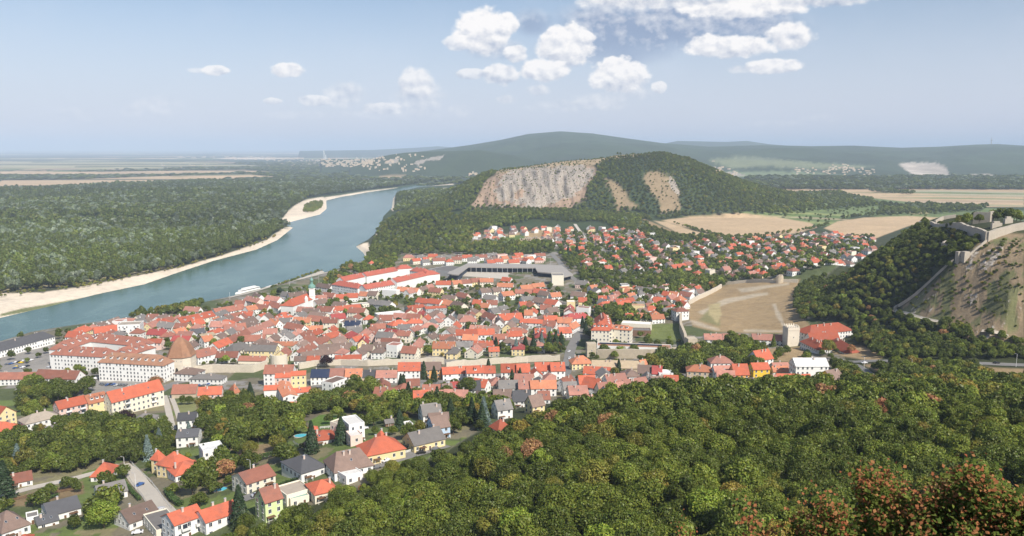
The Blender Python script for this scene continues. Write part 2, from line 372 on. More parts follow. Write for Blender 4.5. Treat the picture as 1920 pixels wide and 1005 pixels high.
# plains
far = GY > 1750
alb[far] = WOOD
cell = vnoise(GX / 420 + 3, GY / 1500); cell2 = vnoise(GX / 900 + 40, GY / 700 + 9)
strip = np.floor(GX / 260 + .4 * GY / 900) * 7.3 + np.floor(GY / 560) * 3.1; rnd = np.sin(strip * 12.9898) * 43758.5453; rnd = rnd - np.floor(rnd)
fc = np.where((rnd < .32)[..., None], TAN, np.where((rnd < .5)[..., None], C(.36, .26, .17), np.where((rnd < .7)[..., None], VINE, C(.27, .26, .13))))
big = fbm(GX / 2600 + 5, GY / 1800 + 3, 4)
fm = (GY > 3900) & (GPX < 760) & (GZ < 12) & (big > np.where(GY > 5600, .52, .475))
alb[fm] = fc[fm]
fm2 = (GY > 3000) & (GY < 3550) & (GPX > 1420)
alb[fm2] = (TAN * .9)[None]
for s in ["0,352 0,338 150,336 300,330 470,328 540,333 430,336 300,342 150,350", "0,322 200,322 460,318 520,324 330,328 0,330"]: paint(TAN * 1.0, s, 3000, 9000, 2, 0)
paint(C(.4, .31, .2), "600,338 700,336 780,338 700,341 600,342", 2500, 6000, 1.5, 0)
paint(C(.33, .3, .16), "0,306 150,300 360,304 520,312 300,316 0,316", 4000, 20000, 2, 0)
paint(VINE, "0,333 260,326 520,326 260,331 0,336", 3000, 12000, 1.5, 0)
paint(SAND, "400,297 470,294 560,296 470,300", 5000, 40000, 2, 0)
for y_, x_ in ((291, 0), (295, 60), (299, 0), (303, 120), (308, 40), (312, 200), (319, 0), (336.5, 60)): paint(WOOD * .9, f'{x_ - 60},{y_} 240,{y_ - .8} 620,{y_} 620,{y_ + 1.2} 240,{y_ + .8} {x_ - 60},{y_ + 1.6}', 3500, 60000, 1.2, 0)
# right-hand plain beyond the hill
R = [(TAN, "1450,362 1560,355 1760,357 1920,363 1920,388 1760,388 1640,372 1540,368"), (C(.33, .31, .2), "1640,356 1760,357 1920,361 1920,368 1780,365"),
     (C(.42, .33, .22), "1720,377 1920,374 1920,380 1740,382"), (VINE, "1500,372 1620,370 1720,380 1920,395 1920,420 1700,415 1600,400 1480,382")]
for c, s in R: paint(c, s, 2000, 8000, 2, 0)
for k_, (y_, c_) in enumerate([(361, VINE), (366, C(.34, .29, .17)), (371, C(.2, .22, .1)), (376, TAN * .8), (383, C(.3, .29, .16))]): paint(c_, f'{1560 + k_ * 45},{y_} {1760},{y_ - 1} 1925,{y_ + 2} 1925,{y_ + 4} 1740,{y_ + 1.5}', 2000, 4200, 1.5, 0)
# fields in front of the hill
paint(VINE * 1.15, "1380,398 1440,392 1560,380 1700,392 1760,410 1700,408 1600,402 1560,420 1540,425 1450,408", 1400, 3200, 2, 1)
for k in range(7):
    y = 394 + k * 4; paint([VINE, C(.25, .28, .1), C(.1, .15, .04), C(.34, .29, .17)][k % 4], f"1440,{y-2} 1560,{y+3} 1600,{y+6} 1600,{y+7.5} 1560,{y+6} 1430,{y}", 1400, 3000, 1.5, 0)
paint(TAN, "1240,413 1300,406 1385,399 1450,406 1520,418 1535,426 1500,436 1440,443 1380,452 1330,436 1280,425", 1300, 2600, 2, .6)
paint(TAN, "1226,414 1250,416 1300,432 1370,450 1330,454 1270,436", 1300, 2600, 2, .6)
paint(TAN * 1.02, "1545,428 1570,415 1620,408 1700,405 1760,408 1700,425 1660,440 1640,448 1580,440", 1200, 2800, 2, .6)
paint(C(.35, .3, .14), "1700,396 1735,392 1745,400 1712,402", 1200, 4000, 2, 0)
paint(DRY * 1.1, "1040,440 1048,425 1000,432 960,438 905,448 980,460 1050,452", 1200, 2400, 2, 1)
paint(DRY, "1125,406 1180,401 1182,406 1130,412", 1300, 2600, 2, 1)
paint(DRY * .9, "1208,410 1222,416 1300,450 1290,452 1200,418", 1300, 2400, 2, .5)
paint(GRASS, "880,458 930,447 980,440 985,446 930,458 890,468", 1300, 2400, 2, 1)
# the hill
hillw = "880,390 905,350 940,315 1000,310 1230,287 1330,310 1250,400 1000,400"
paint(C(.31, .22, .15), [(a, b) for a, b in ROCK_FACE], 2000, 2800, 4, 6)
paint(C(.37, .275, .16), "915,322 1000,309 1055,303 1110,296 1180,289 1240,288 1180,294 1135,300 1118,309 1060,312 1000,316 940,326", 2200, 2700, 2, 1)
BARE = ["1133,334 1150,338 1172,362 1200,388 1160,392 1146,360", "1202,322 1235,322 1262,332 1273,362 1278,396 1240,396 1230,370 1208,342"]
for s in BARE: paint(C(.255, .19, .11), s, 2000, 2800, 5, 9)
paint(.82, "945,322 975,316 1060,309 1112,309 1118,322 1104,342 1098,356 1070,372 1040,384 1000,390 960,384 985,350 940,384 925,372", 2000, 2800, 8, 12, arr=rock)
paint(.8, "1255,326 1268,340 1276,366 1268,366 1252,342", 2000, 2800, 3, 2, arr=rock)
fh = GY > 5200; alb[fh] *= (.65 + .75 * fbm(GX[fh] / 420, GY[fh] / 420, 4))[..., None]
# quarry and cliffs of the far range
paint(C(.60, .52, .42), '1685,308 1700,305 1760,306 1775,315 1778,326 1800,330 1850,326 1868,332 1830,338 1780,338 1745,335 1715,330', 5200, 9500, 3, 3)
qm = (GY > 5200) & (GY < 9500) & (GPX > 1680) & (GPX < 1875) & (GPY > 303) & (GPY < 342) & (alb[..., 0] > .3); alb[qm] *= (.30 + 1.05 * np.abs(fbm(GX[qm] / 150, GY[qm] / 260, 4)))[..., None]
paint(.35, "1688,308 1700,305 1760,306 1775,315 1778,326 1800,330 1850,326 1868,332 1830,338 1780,338 1745,335 1715,330", 5200, 9500, 3, 3, arr=rock)
paint(.9, "1872,343 1900,341 1905,344 1880,346", 5200, 9500, 2, 2, arr=rock)
for s in ["712,306 730,299 750,296 752,302 735,306", "770,306 800,296 835,290 830,298 800,303 785,312", "1395,360 1540,361 1540,363 1395,362", "1360,321 1398,326 1396,331 1365,330"]: paint(.8, s, 3000, 9900, 2, 3, arr=rock)
paint(C(.17, .19, .10), "1330,300 1400,294 1460,299 1530,306 1640,312 1560,318 1440,312 1370,316", 5000, 9000, 4, 5)
paint(C(.16, .2, .1), "1320,322 1500,322 1640,334 1680,345 1500,345 1400,345", 5000, 9000, 4, 5)
# meadow, castle slope, clearings
paint(DRY * 1.05, "1285,580 1320,548 1380,530 1420,524 1500,524 1492,545 1490,560 1498,590 1520,610 1490,625 1440,625 1340,622 1300,612", 600, 1300, 3, 1)
for s in ["1380,540 1480,530 1480,534 1390,548", "1310,585 1360,560 1440,548 1440,552 1370,566 1320,590", "1449,570 1453,570 1462,588 1472,610 1466,610 1456,590", "1395,618 1470,620 1470,623 1395,621", "1295,600 1310,604 1350,618 1345,620 1300,608"]: paint(C(.42, .35, .25), s, 600, 1300, 3, 2.5)
paint(C(.22, .2, .09), "1310,600 1330,580 1350,600 1350,612", 600, 1300, 5, 2)
paint(C(.40, .33, .17), "1328,572 1350,568 1352,590 1345,606 1330,590", 600, 1300, 4, 2)
paint(C(.255, .19, .115), [(a, b) for a, b in CASTLE_SLOPE], 450, 900, 4, 2)
cs = (GY < 900) & inpoly(GPX, GPY, [(a, b) for a, b in CASTLE_SLOPE]) & (fbm(GX / 16 + 9, GY / 16, 4) > .50); alb[cs] = C(.15, .15, .065)
nz = fbm(GX / 9, GY / 9, 4); rock = np.maximum(rock, np.where((GY < 900) & inpoly(GPX, GPY, [(a, b) for a, b in CASTLE_SLOPE]), sstep(nz, .50, .66) * .6, 0))
paint(DRY * 1.1, "1430,655 1500,650 1520,670 1490,680 1440,675", 500, 900, 3, 1)
paint(DRY * 1.1, "1570,650 1615,648 1660,668 1640,678 1580,668 1560,660", 500, 900, 3, 1)
paint(DRY * .9, "1650,702 1685,698 1690,725 1660,730", 350, 650, 3, 2)
paint(DRY * .95, "1810,688 1920,692 1920,730 1885,728 1850,715", 350, 650, 3, 2)
paint(DRY * .9, "1620,684 1660,680 1700,690 1640,698", 350, 650, 3, 2)
paint(C(.145, .17, .05), "1214,608 1275,606 1280,638 1216,636", 600, 900, 2, .3)
paint(C(.12, .20, .035), "578,790 600,778 640,778 622,798 582,800", 300, 600, 2, .5)
paint(DRY * .95, "430,840 500,832 540,842 530,852 450,868", 250, 500, 3, 1)
paint(DRY * .75, "20,930 60,925 155,902 158,925 80,945 25,950", 250, 500, 3, 1)
paint(C(.19, .2, .08), "325,755 368,752 366,780 330,786", 300, 600, 3, .5)
paint(C(.10, .17, .03), "395,875 430,848 460,868 410,882", 250, 500, 2, .5)
paint(DRY * .8, "388,908 432,895 435,905 392,918", 250, 500, 2, .5)
paint(C(.12, .18, .035), "210,798 300,792 300,800 210,808", 300, 600, 2, .5)
paint(PAVE * .9, "0,675 85,640 130,690 165,700 160,690 290,705 300,728 160,742 60,735 0,712", 400, 900, 3, 1)
# the sand bars and banks
SANDS = ["-60,566 0,550 80,548 150,538 240,520 330,503 420,478 500,450 530,428 548,424 556,432 524,456 484,474 404,495 334,518 274,540 184,560 94,583 0,604 -60,612",
         "526,414 540,396 556,382 575,374 605,369 618,376 618,392 603,406 545,420 524,422", "682,456 690,455 694,470 692,490 680,478 664,464", "706,434 712,430 710,440 704,442",
         "724,372 740,364 738,396 728,388", "610,370 690,358 745,352 745,355 690,363 612,376", "785,346 850,342 850,346 790,349", "816,355 838,352 836,356 818,358", "766,372 790,370 790,373 768,376"]
for s in SANDS: paint(SAND, s, 800, 9000, 2.5, .8)
paint(C(.16, .17, .07), "0,588 60,575 240,545 250,548 60,583 0,594", 800, 3000, 2, 1.5)
paint(C(.30, .26, .15), "-60,562 0,548 160,533 330,500 330,496 150,525 0,540 -60,550", 800, 3000, 3, 1.5)
bed = sdist(GX, GY, RIV) < -6
alb[bed] = C(.10, .13, .10)
def mat_ground():
    m, T, b, out = newmat('ground')
    geo = T.new('ShaderNodeNewGeometry').outputs['Position']
    a = T.attr('albedo'); r = T.attr('rockiness', out='Fac')
    n1 = T.noise(geo, .012, 6, .6); n2 = T.noise(geo, .09, 6, .65); n3 = T.noise(geo, .6, 4, .6)
    v = T.m('MULTIPLY_ADD', n1, .5, .25); v = T.m('MULTIPLY_ADD', n2, .7, v); v = T.m('MULTIPLY_ADD', n3, .4, v)
    v = T.m('POWER', T.m('MULTIPLY', v, 1.0), 1.25)
    cc = T.new('ShaderNodeCombineXYZ')
    for i in range(3): T.l.new(v, cc.inputs[i])
    col = T.mix(1.0, a, cc.outputs[0], 'MULTIPLY')
    # dead patches / tracks
    col = T.mix(T.m('MULTIPLY', T.step(n2, .56, .72), .35), col, (.20, .16, .09))
    st = T.vm('MULTIPLY', geo, (1, 1, .7)); rn = T.noise(st, .045, 8, .7, .6); rn2 = T.noise(st, .35, 6, .7)
    rm = T.step(T.m('ADD', T.m('ADD', r, T.m('MULTIPLY', T.m('SUBTRACT', rn, .5), 1.8)), T.m('MULTIPLY', T.m('SUBTRACT', rn2, .5), .9)), .45, .7)
    rm = T.m('MULTIPLY', rm, T.step(r, .05, .3))
    rc = T.mix(T.step(rn2, .35, .65), (.15, .115, .08), (.53, .475, .40))
    col = T.mix(rm, col, rc)
    T.l.new(col, b.inputs['Base Color'])
    bp = T.new('ShaderNodeBump'); bp.inputs['Strength'].default_value = .6; bp.inputs['Distance'].default_value = 2.5
    T.l.new(T.m('ADD', T.noise(geo, .12, 8, .7), T.m('MULTIPLY', T.m('MULTIPLY', rn2, r), 2.0)), bp.inputs['Height']); T.l.new(bp.outputs[0], b.inputs['Normal'])
    return m
M_GROUND = mat_ground()
def build_terrain():
    ny, nx = GX.shape; idx = np.arange(nx * ny).reshape(ny, nx)
    q = np.stack([idx[:-1, :-1], idx[:-1, 1:], idx[1:, 1:], idx[1:, :-1]], -1).reshape(-1, 4)
    Vv = np.stack([GX, GY, GZ], -1).reshape(-1, 3)
    col = np.concatenate([alb.reshape(-1, 3), np.ones((nx * ny, 1))], 1)
    me = npmesh('ground', Vv, q, M_GROUND, {'albedo': ('FLOAT_COLOR', col), 'rockiness': ('FLOAT', rock.reshape(-1))})
    me.polygons.foreach_set('use_smooth', np.ones(len(q), bool)); me.update()
    o = link('ground', me); tag(o, kind='structure')
build_terrain()

# ------------------------------------------------------------------ river
def build_river():
    m, T, b, out = newmat('water')
    geo = T.new('ShaderNodeNewGeometry').outputs['Position']
    n = T.noise(T.vm('MULTIPLY', geo, (1.6, .5, 1)), .006, 6, .65, 1.2); n2 = T.noise(T.vm('MULTIPLY', geo, (1, 1, 1)), .02, 5, .6)
    col = T.mix(T.step(T.m('ADD', T.m('MULTIPLY', n, .6), T.m('MULTIPLY', n2, .4)), .4, .62), (.060, .120, .098), (.105, .175, .145))
    T.l.new(col, b.inputs['Base Color']); b.inputs['Roughness'].default_value = .18; b.inputs['Specular IOR Level'].default_value = .32; b.inputs['IOR'].default_value = 1.33
    bp = T.new('ShaderNodeBump'); bp.inputs['Strength'].default_value = .35; bp.inputs['Distance'].default_value = .35
    T.l.new(T.m('ADD', T.noise(geo, .25, 3, .5), T.noise(geo, .03, 4, .6)), bp.inputs['Height']); T.l.new(bp.outputs[0], b.inputs['Normal'])
    ny, nx = GX.shape; idx = np.arange(nx * ny).reshape(ny, nx)
    sd_ = sdist(GX, GY, RIV); ok = sd_ < 14
    fo = ok[:-1, :-1] | ok[:-1, 1:] | ok[1:, 1:] | ok[1:, :-1]
    q = np.stack([idx[:-1, :-1], idx[:-1, 1:], idx[1:, 1:], idx[1:, :-1]], -1)[fo]
    u, inv = np.unique(q, return_inverse=True)
    Vv = np.stack([GX.ravel()[u], GY.ravel()[u], np.zeros(len(u))], -1)
    o = link('river', npmesh('river', Vv, inv.reshape(-1, 4), m)); tag(o, kind='structure')
build_river()
# ------------------------------------------------------------------ building materials
def mat_roof(name, col, var=.35):
    m, T, b, out = newmat(name)
    geo = T.new('ShaderNodeNewGeometry').outputs['Position']; oi = T.new('ShaderNodeObjectInfo')
    n1 = T.noise(geo, .35, 5, .65); n2 = T.noise(geo, 3.0, 3, .6)
    v = T.m('MULTIPLY_ADD', n1, var * 1.2, 1 - var * .75); v = T.m('MULTIPLY_ADD', n2, var * .9, v); v = T.m('SUBTRACT', v, var * .3)
    v = T.m('MULTIPLY', v, T.m('MULTIPLY_ADD', oi.outputs['Random'], .5, .70))
    cc = T.new('ShaderNodeCombineXYZ')
    for i in range(3): T.l.new(v, cc.inputs[i])
    c = T.mix(1.0, col, cc.outputs[0], 'MULTIPLY')
    c = T.mix(T.m('MULTIPLY', T.step(T.noise(geo, .12, 4, .7), .48, .7), .5), c, tuple(x * .45 + .05 for x in col))
    T.l.new(c, b.inputs['Base Color']); b.inputs['Roughness'].default_value = .8
    wv = T.new('ShaderNodeTexWave', wave_type='BANDS', bands_direction='Z'); T.l.new(geo, wv.inputs['Vector']); wv.inputs['Scale'].default_value = 1.6
    wv.inputs['Distortion'].default_value = .5
    bp = T.new('ShaderNodeBump'); bp.inputs['Strength'].default_value = .35; bp.inputs['Distance'].default_value = .1; T.l.new(wv.outputs[1], bp.inputs['Height']); T.l.new(bp.outputs[0], b.inputs['Normal'])
    return m
ROOF = {k: mat_roof('roof_' + n, c, v) for k, n, c, v in [('R', 'bright_tile', (.47, .125, .068), .4), ('S', 'crimson_tile', (.33, .07, .06), .3), ('B', 'brown_tile', (.30, .125, .085), .5), ('N', 'weathered_tile', (.215, .150, .120), .5),
        ('G', 'grey_tile', (.20, .185, .17), .4), ('D', 'slate', (.095, .095, .10), .3), ('P', 'pink_tile', (.42, .20, .15), .5), ('O', 'orange_tile', (.50, .20, .11), .4), ('L', 'pale_sheet', (.62, .60, .56), .2),
        ('E', 'gravel', (.40, .34, .27), .3), ('T', 'teal_sheet', (.24, .36, .31), .2), ('V', 'solar', (.03, .045, .09), .2), ('M', 'moss', (.30, .16, .10), .5), ('W', 'white_sheet', (.80, .79, .76), .15), ('J', 'tan_tile', (.38, .30, .20), .4), ('C', 'cream_sheet', (.6, .55, .45), .2), ('F', 'brick_red_tile', (.38, .105, .07), .35)]}
RNAME = dict(R='bright red', S='crimson', F='brick red', B='brown-red', N='grey-brown', G='grey', D='dark slate', P='dusty pink', O='orange', L='pale grey', E='gravel', T='teal', V='solar panelled', M='rusty brown', W='white', J='tan', C='cream')
def mat_wall(name, col, dirt=.16):
    m, T, b, out = newmat(name)
    geo = T.new('ShaderNodeNewGeometry').outputs['Position']; oi = T.new('ShaderNodeObjectInfo')
    n = T.noise(geo, .5, 5, .65); v = T.m('MULTIPLY_ADD', n, dirt * 2, 1 - dirt * 1.25); v = T.m('MULTIPLY', v, T.m('MULTIPLY_ADD', oi.outputs['Random'], .14, .9))
    cc = T.new('ShaderNodeCombineXYZ')
    for i in range(3): T.l.new(v, cc.inputs[i])
    T.l.new(T.mix(1.0, col, cc.outputs[0], 'MULTIPLY'), b.inputs['Base Color'])
    return m
WALL = {k: mat_wall('wall_' + n, c, d) for k, n, c, d in [('W', 'white', (.80, .79, .75), .08), ('C', 'cream', (.78, .72, .58), .1), ('Y', 'pale_yellow', (.80, .66, .36), .1), ('K', 'pink', (.76, .56, .48), .1), ('S', 'stone', (.52, .44, .33), .3),
        ('Z', 'yellow', (.78, .52, .06), .08), ('A', 'lime', (.62, .72, .36), .08), ('U', 'light_blue', (.45, .58, .72), .08), ('H', 'grey', (.42, .42, .41), .15), ('Q', 'ochre', (.72, .38, .13), .1), ('X', 'brown', (.20, .12, .08), .2), ('J', 'tan', (.55, .44, .32), .2)]}
WNAME = dict(W='white', C='cream', Y='pale yellow', K='pink', S='stone', Z='bright yellow', A='lime', U='light blue', H='grey', Q='ochre', X='brown', J='tan')
m, T, b, out = newmat('glass'); b.inputs['Base Color'].default_value = (.035, .045, .06, 1); b.inputs['Roughness'].default_value = .12; b.inputs['Specular IOR Level'].default_value = .6; GLASS = m
FRAME = mat_wall('frame_white', (.78, .77, .74), .05); DOORM = mat_wall('door_wood', (.16, .09, .05), .2); STEEL = mat_wall('steel', (.45, .46, .47), .1)
def mat_stone(name, c1, c2, sc=1.2):
    m, T, b, out = newmat(name); geo = T.new('ShaderNodeNewGeometry').outputs['Position']
    n = T.noise(geo, sc * .35, 7, .7); n2 = T.noise(geo, sc * 2.5, 4, .7)
    T.l.new(T.mix(T.m('ADD', T.m('MULTIPLY', n, .65), T.m('MULTIPLY', n2, .35)), c1, c2), b.inputs['Base Color'])
    bp = T.new('ShaderNodeBump'); bp.inputs['Strength'].default_value = .7; bp.inputs['Distance'].default_value = .35; T.l.new(n2, bp.inputs['Height']); T.l.new(bp.outputs[0], b.inputs['Normal']); return m
STONE = mat_stone('old_stone', (.26, .21, .15), (.74, .64, .48)); STONE2 = mat_stone('pale_stone', (.36, .31, .24), (.80, .72, .58)); PLASTER = mat_stone('old_plaster', (.50, .43, .33), (.84, .77, .64), .5)
ASPHALT = mat_stone('asphalt', (.15, .145, .135), (.27, .26, .24), .4); CONC = mat_stone('concrete', (.40, .36, .30), (.60, .55, .47), .5)
BRICKW = mat_stone('brick_edge', (.35, .16, .10), (.55, .28, .18))

# occupancy raster (1.5 m cells)
OX0, OY0, OC = -800, 180, 1.5
OCC = np.zeros((int(2000 / OC), int(2300 / OC)), bool)
def obb_cells(x, y, ax, ay, a, b):
    r = math.hypot(a, b); i0 = max(0, int((x - r - OX0) / OC)); i1 = min(OCC.shape[0], int((x + r - OX0) / OC) + 2); j0 = max(0, int((y - r - OY0) / OC)); j1 = min(OCC.shape[1], int((y + r - OY0) / OC) + 2)
    if i1 <= i0 or j1 <= j0: return None
    I, J = np.meshgrid(np.arange(i0, i1), np.arange(j0, j1), indexing='ij'); dx = OX0 + (I + .5) * OC - x; dy = OY0 + (J + .5) * OC - y
    return I, J, (np.abs(dx * ax + dy * ay) <= a) & (np.abs(-dx * ay + dy * ax) <= b)
def occupy(x, y, ax, ay, a, b):
    c = obb_cells(x, y, ax, ay, a, b)
    if c is not None: OCC[c[0][c[2]], c[1][c[2]]] = True
def is_free(x, y, ax, ay, a, b, frac=.04):
    c = obb_cells(x, y, ax, ay, a, b)
    if c is None or not c[2].any(): return False
    return OCC[c[0][c[2]], c[1][c[2]]].mean() <= frac

# shared small parts
def wmesh(w, h):
    q = MB(); t = .09
    q.box(-w / 2 - t, w / 2 + t, -.02, .03, -h / 2 - t, h / 2 + t, 0, bottom=True)
    q.face([(-w / 2, -.045, -h / 2), (w / 2, -.045, -h / 2), (w / 2, -.045, h / 2), (-w / 2, -.045, h / 2)], 1)
    q.box(-.03, .03, -.07, -.04, -h / 2, h / 2, 0); q.box(-w / 2 - .2, w / 2 + .2, -.14, -.02, -h / 2 - .22, -h / 2 - .1, 0)
    return q.mesh('window', [FRAME, GLASS])
WIN = wmesh(1.15, 1.5); WINB = wmesh(1.5, 2.0); WINS = wmesh(.8, .9); WINW = wmesh(2.4, 1.3)
q = MB(); q.box(-.6, .6, -.08, .02, 0, 2.2, 0); q.box(-.45, .45, -.1, -.08, .1, 2.05, 1); DOOR = q.mesh('door', [FRAME, DOORM])
q = MB(); q.box(-.4, .4, -.3, .3, -1.6, 1.1, 0); q.box(-.48, .48, -.38, .38, 1.1, 1.25, 1); CHIM = q.mesh('chimney', [mat_wall('chimney_render', (.62, .50, .42), .2), STEEL])
q = MB(); q.box(-.42, .42, -.6, .6, 0, .1, 0); q.face([(-.34, -.52, .11), (.34, -.52, .11), (.34, .52, .11), (-.34, .52, .11)], 1); SKYL = q.mesh('skylight', [STEEL, GLASS])
def dormer_mesh(rm):
    q = MB(); q.box(-.9, .9, -1.2, 1.6, -.6, 1.2, 1); q.face([(-1.1, -1.4, 1.15), (1.1, -1.4, 1.15), (1.1, 2.4, 1.75), (-1.1, 2.4, 1.75)], 0); q.face([(-1.1, -1.4, 1.05), (-1.1, 2.4, 1.65), (1.1, 2.4, 1.65), (1.1, -1.4, 1.05)], 0)
    q.face([(-.6, -1.22, .1), (.6, -1.22, .1), (.6, -1.22, .95), (-.6, -1.22, .95)], 2); return q.mesh('dormer', [rm, FRAME, GLASS])
def balcony_mesh():
    q = MB(); q.box(-1.7, 1.7, -1.3, 0, -.1, .08, 0); q.box(-1.7, 1.7, -1.34, -1.28, .1, 1.05, 0); q.box(-1.74, -1.68, -1.28, 0, .1, 1.05, 0); q.box(1.68, 1.74, -1.28, 0, .1, 1.05, 0); q.face([(-.9, -.05, .1), (.9, -.05, .1), (.9, -.05, 2.2), (-.9, -.05, 2.2)], 1); return q.mesh('balcony', [FRAME, GLASS])
BALC = balcony_mesh()
q = MB(); q.box(-1.6, 1.6, -1.9, 0, 2.45, 2.6, 0); q.box(-1.5, -1.36, -1.8, -1.66, -.6, 2.45, 1); q.box(1.36, 1.5, -1.8, -1.66, -.6, 2.45, 1); q.box(-1.7, 1.7, -2.1, 0, -.7, .05, 2); PORCH = q.mesh('porch', [DOORM, FRAME, CONC])
DORM = {}
HOUSES = []     # (root, px, py, wallcode, roofcode, name)
BAK = {}
def add_wing(w, r, cx, cy, c, s, a, b, hw, hr, typ, base, mw=0, mr=0):
    """walls into w, roof into r; local (u,v)->(cx+u c - v s, cy+u s + v c)"""
    def L(u, v, z): return (cx + u * c - v * s, cy + u * s + v * c, z)
    cor = [(-a, -b), (a, -b), (a, b), (-a, b)]
    top = hw if typ != 'f' else hw + hr
    for i in range(4):
        p, q = cor[i], cor[(i + 1) % 4]; w.face([L(*p, base), L(*q, base), L(*q, top), L(*p, top)], mw)
    o = .5; t = .22
    if typ == 'f':
        pw = .35; pr = .45
        w.face([L(-a, -b, top), L(a, -b, top), L(a - pw, -b + pw, top), L(-a + pw, -b + pw, top)], mw); w.face([L(a, -b, top), L(a, b, top), L(a - pw, b - pw, top), L(a - pw, -b + pw, top)], mw)
        w.face([L(a, b, top), L(-a, b, top), L(-a + pw, b - pw, top), L(a - pw, b - pw, top)], mw); w.face([L(-a, b, top), L(-a, -b, top), L(-a + pw, -b + pw, top), L(-a + pw, b - pw, top)], mw)
        ci = [(-a + pw, -b + pw), (a - pw, -b + pw), (a - pw, b - pw), (-a + pw, b - pw)]
        for i in range(4):
            p, q = ci[i], ci[(i + 1) % 4]; w.face([L(*p, top), L(*q, top), L(*q, top - pr), L(*p, top - pr)], mw)
        r.face([L(*p, top - pr + .005) for p in ci], mr); return
    rz = hw + hr; k = hr / b; ze = hw - o * k * .6
    if typ == 'g':
        A = a + .35; Bo = b + o; ye = hw - o * k
        for sg in (1, -1):
            P1, P2, P3, P4 = (-A, -sg * Bo, ye + t), (A, -sg * Bo, ye + t), (A, 0, rz + t), (-A, 0, rz + t)
            f = [L(*P1), L(*P2), L(*P3), L(*P4)]; r.face(f if sg == 1 else f[::-1], mr)
            g = [L(p[0], p[1], p[2] - t) for p in (P1, P2, P3, P4)]; r.face(g[::-1] if sg == 1 else g, mr)
            r.face([L(P1[0], P1[1], P1[2] - t), L(P2[0], P2[1], P2[2] - t), L(*P2), L(*P1)], mr)
            for xx in (-A, A): r.face([L(xx, -sg * Bo, ye), L(xx, 0, rz), L(xx, 0, rz + t), L(xx, -sg * Bo, ye + t)], mr)
        for xx in (-a, a): w.face([L(xx, -b, hw), L(xx, b, hw), L(xx, 0, rz)] if xx > 0 else [L(xx, b, hw), L(xx, -b, hw), L(xx, 0, rz)], mw)
    else:
        A = a + o; Bo = b + o; ye = hw - o * k * .5; i_ = min(b, a - .3)
        if typ == 'm':   # half hip
            i_ = i_ * .45
        R1, R2 = (-a + i_, 0, rz + t), (a - i_, 0, rz + t); e = [(-A, -Bo, ye + t), (A, -Bo, ye + t), (A, Bo, ye + t), (-A, Bo, ye + t)]
        r.face([L(*e[0]), L(*e[1]), L(*R2), L(*R1)], mr); r.face([L(*e[2]), L(*e[3]), L(*R1), L(*R2)], mr)
        r.face([L(*e[1]), L(*e[2]), L(*R2)], mr); r.face([L(*e[3]), L(*e[0]), L(*R1)], mr)
        for i in range(4):
            p, q = e[i], e[(i + 1) % 4]; r.face([L(p[0], p[1], ye), L(q[0], q[1], ye), L(*q), L(*p)], mr)
        r.face([L(p[0], p[1], ye) for p in e[::-1]], mr)
def windows(root, cx, cy, c, s, a, b, hw, typ, lod, hr, cap=100, wide=None):
    """window objects on the walls that look to the open side"""
    n0 = len(root.children) if False else 0; st = max(1, int(round((hw - .3) / 3.1))); sh = hw / st; out = 0
    rx, ry = root.location.x, root.location.y
    for (nx, ny, half, dist, gab) in ((0, -1, a, b, 0), (0, 1, a, b, 0), (1, 0, b, a, 1), (-1, 0, b, a, 1)):
        wx, wy = nx * c - ny * s, nx * s + ny * c; mx, my = rx + cx + wx * dist, ry + cy + wy * dist
        if (wx * -mx + wy * -my) / math.hypot(mx, my) < .12: continue
        ang = atan2(wy, wx) + pi / 2; tx, ty = -wy, wx
        n = max(1, int((2 * half - 1.2) / (2.9 if not wide else wide))); sp = 2 * half / n
        if lod > 1 and gab: continue
        for f in range(st):
            for k in range(n):
                if out >= cap: return out
                if lod and random.random() < .12: continue
                t = -half + sp * (k + .5); z = f * sh + sh * .56
                x = cx + wx * (dist + .04) + tx * t; y = cy + wy * (dist + .04) + ty * t
                if lod == 0 and f == 0 and k == n // 2 and not gab and hw < 12: link('door', DOOR, root, (x, y, .0), ang); continue
                link('window', WIN if sh > 2.4 else WINS, root, (x, y, z), ang); out += 1
        if gab and typ == 'g' and hr > 3 and lod < 2: link('window', WINS, root, (cx + wx * (dist + .04), cy + wy * (dist + .04), hw + hr * .3), ang)
    return out
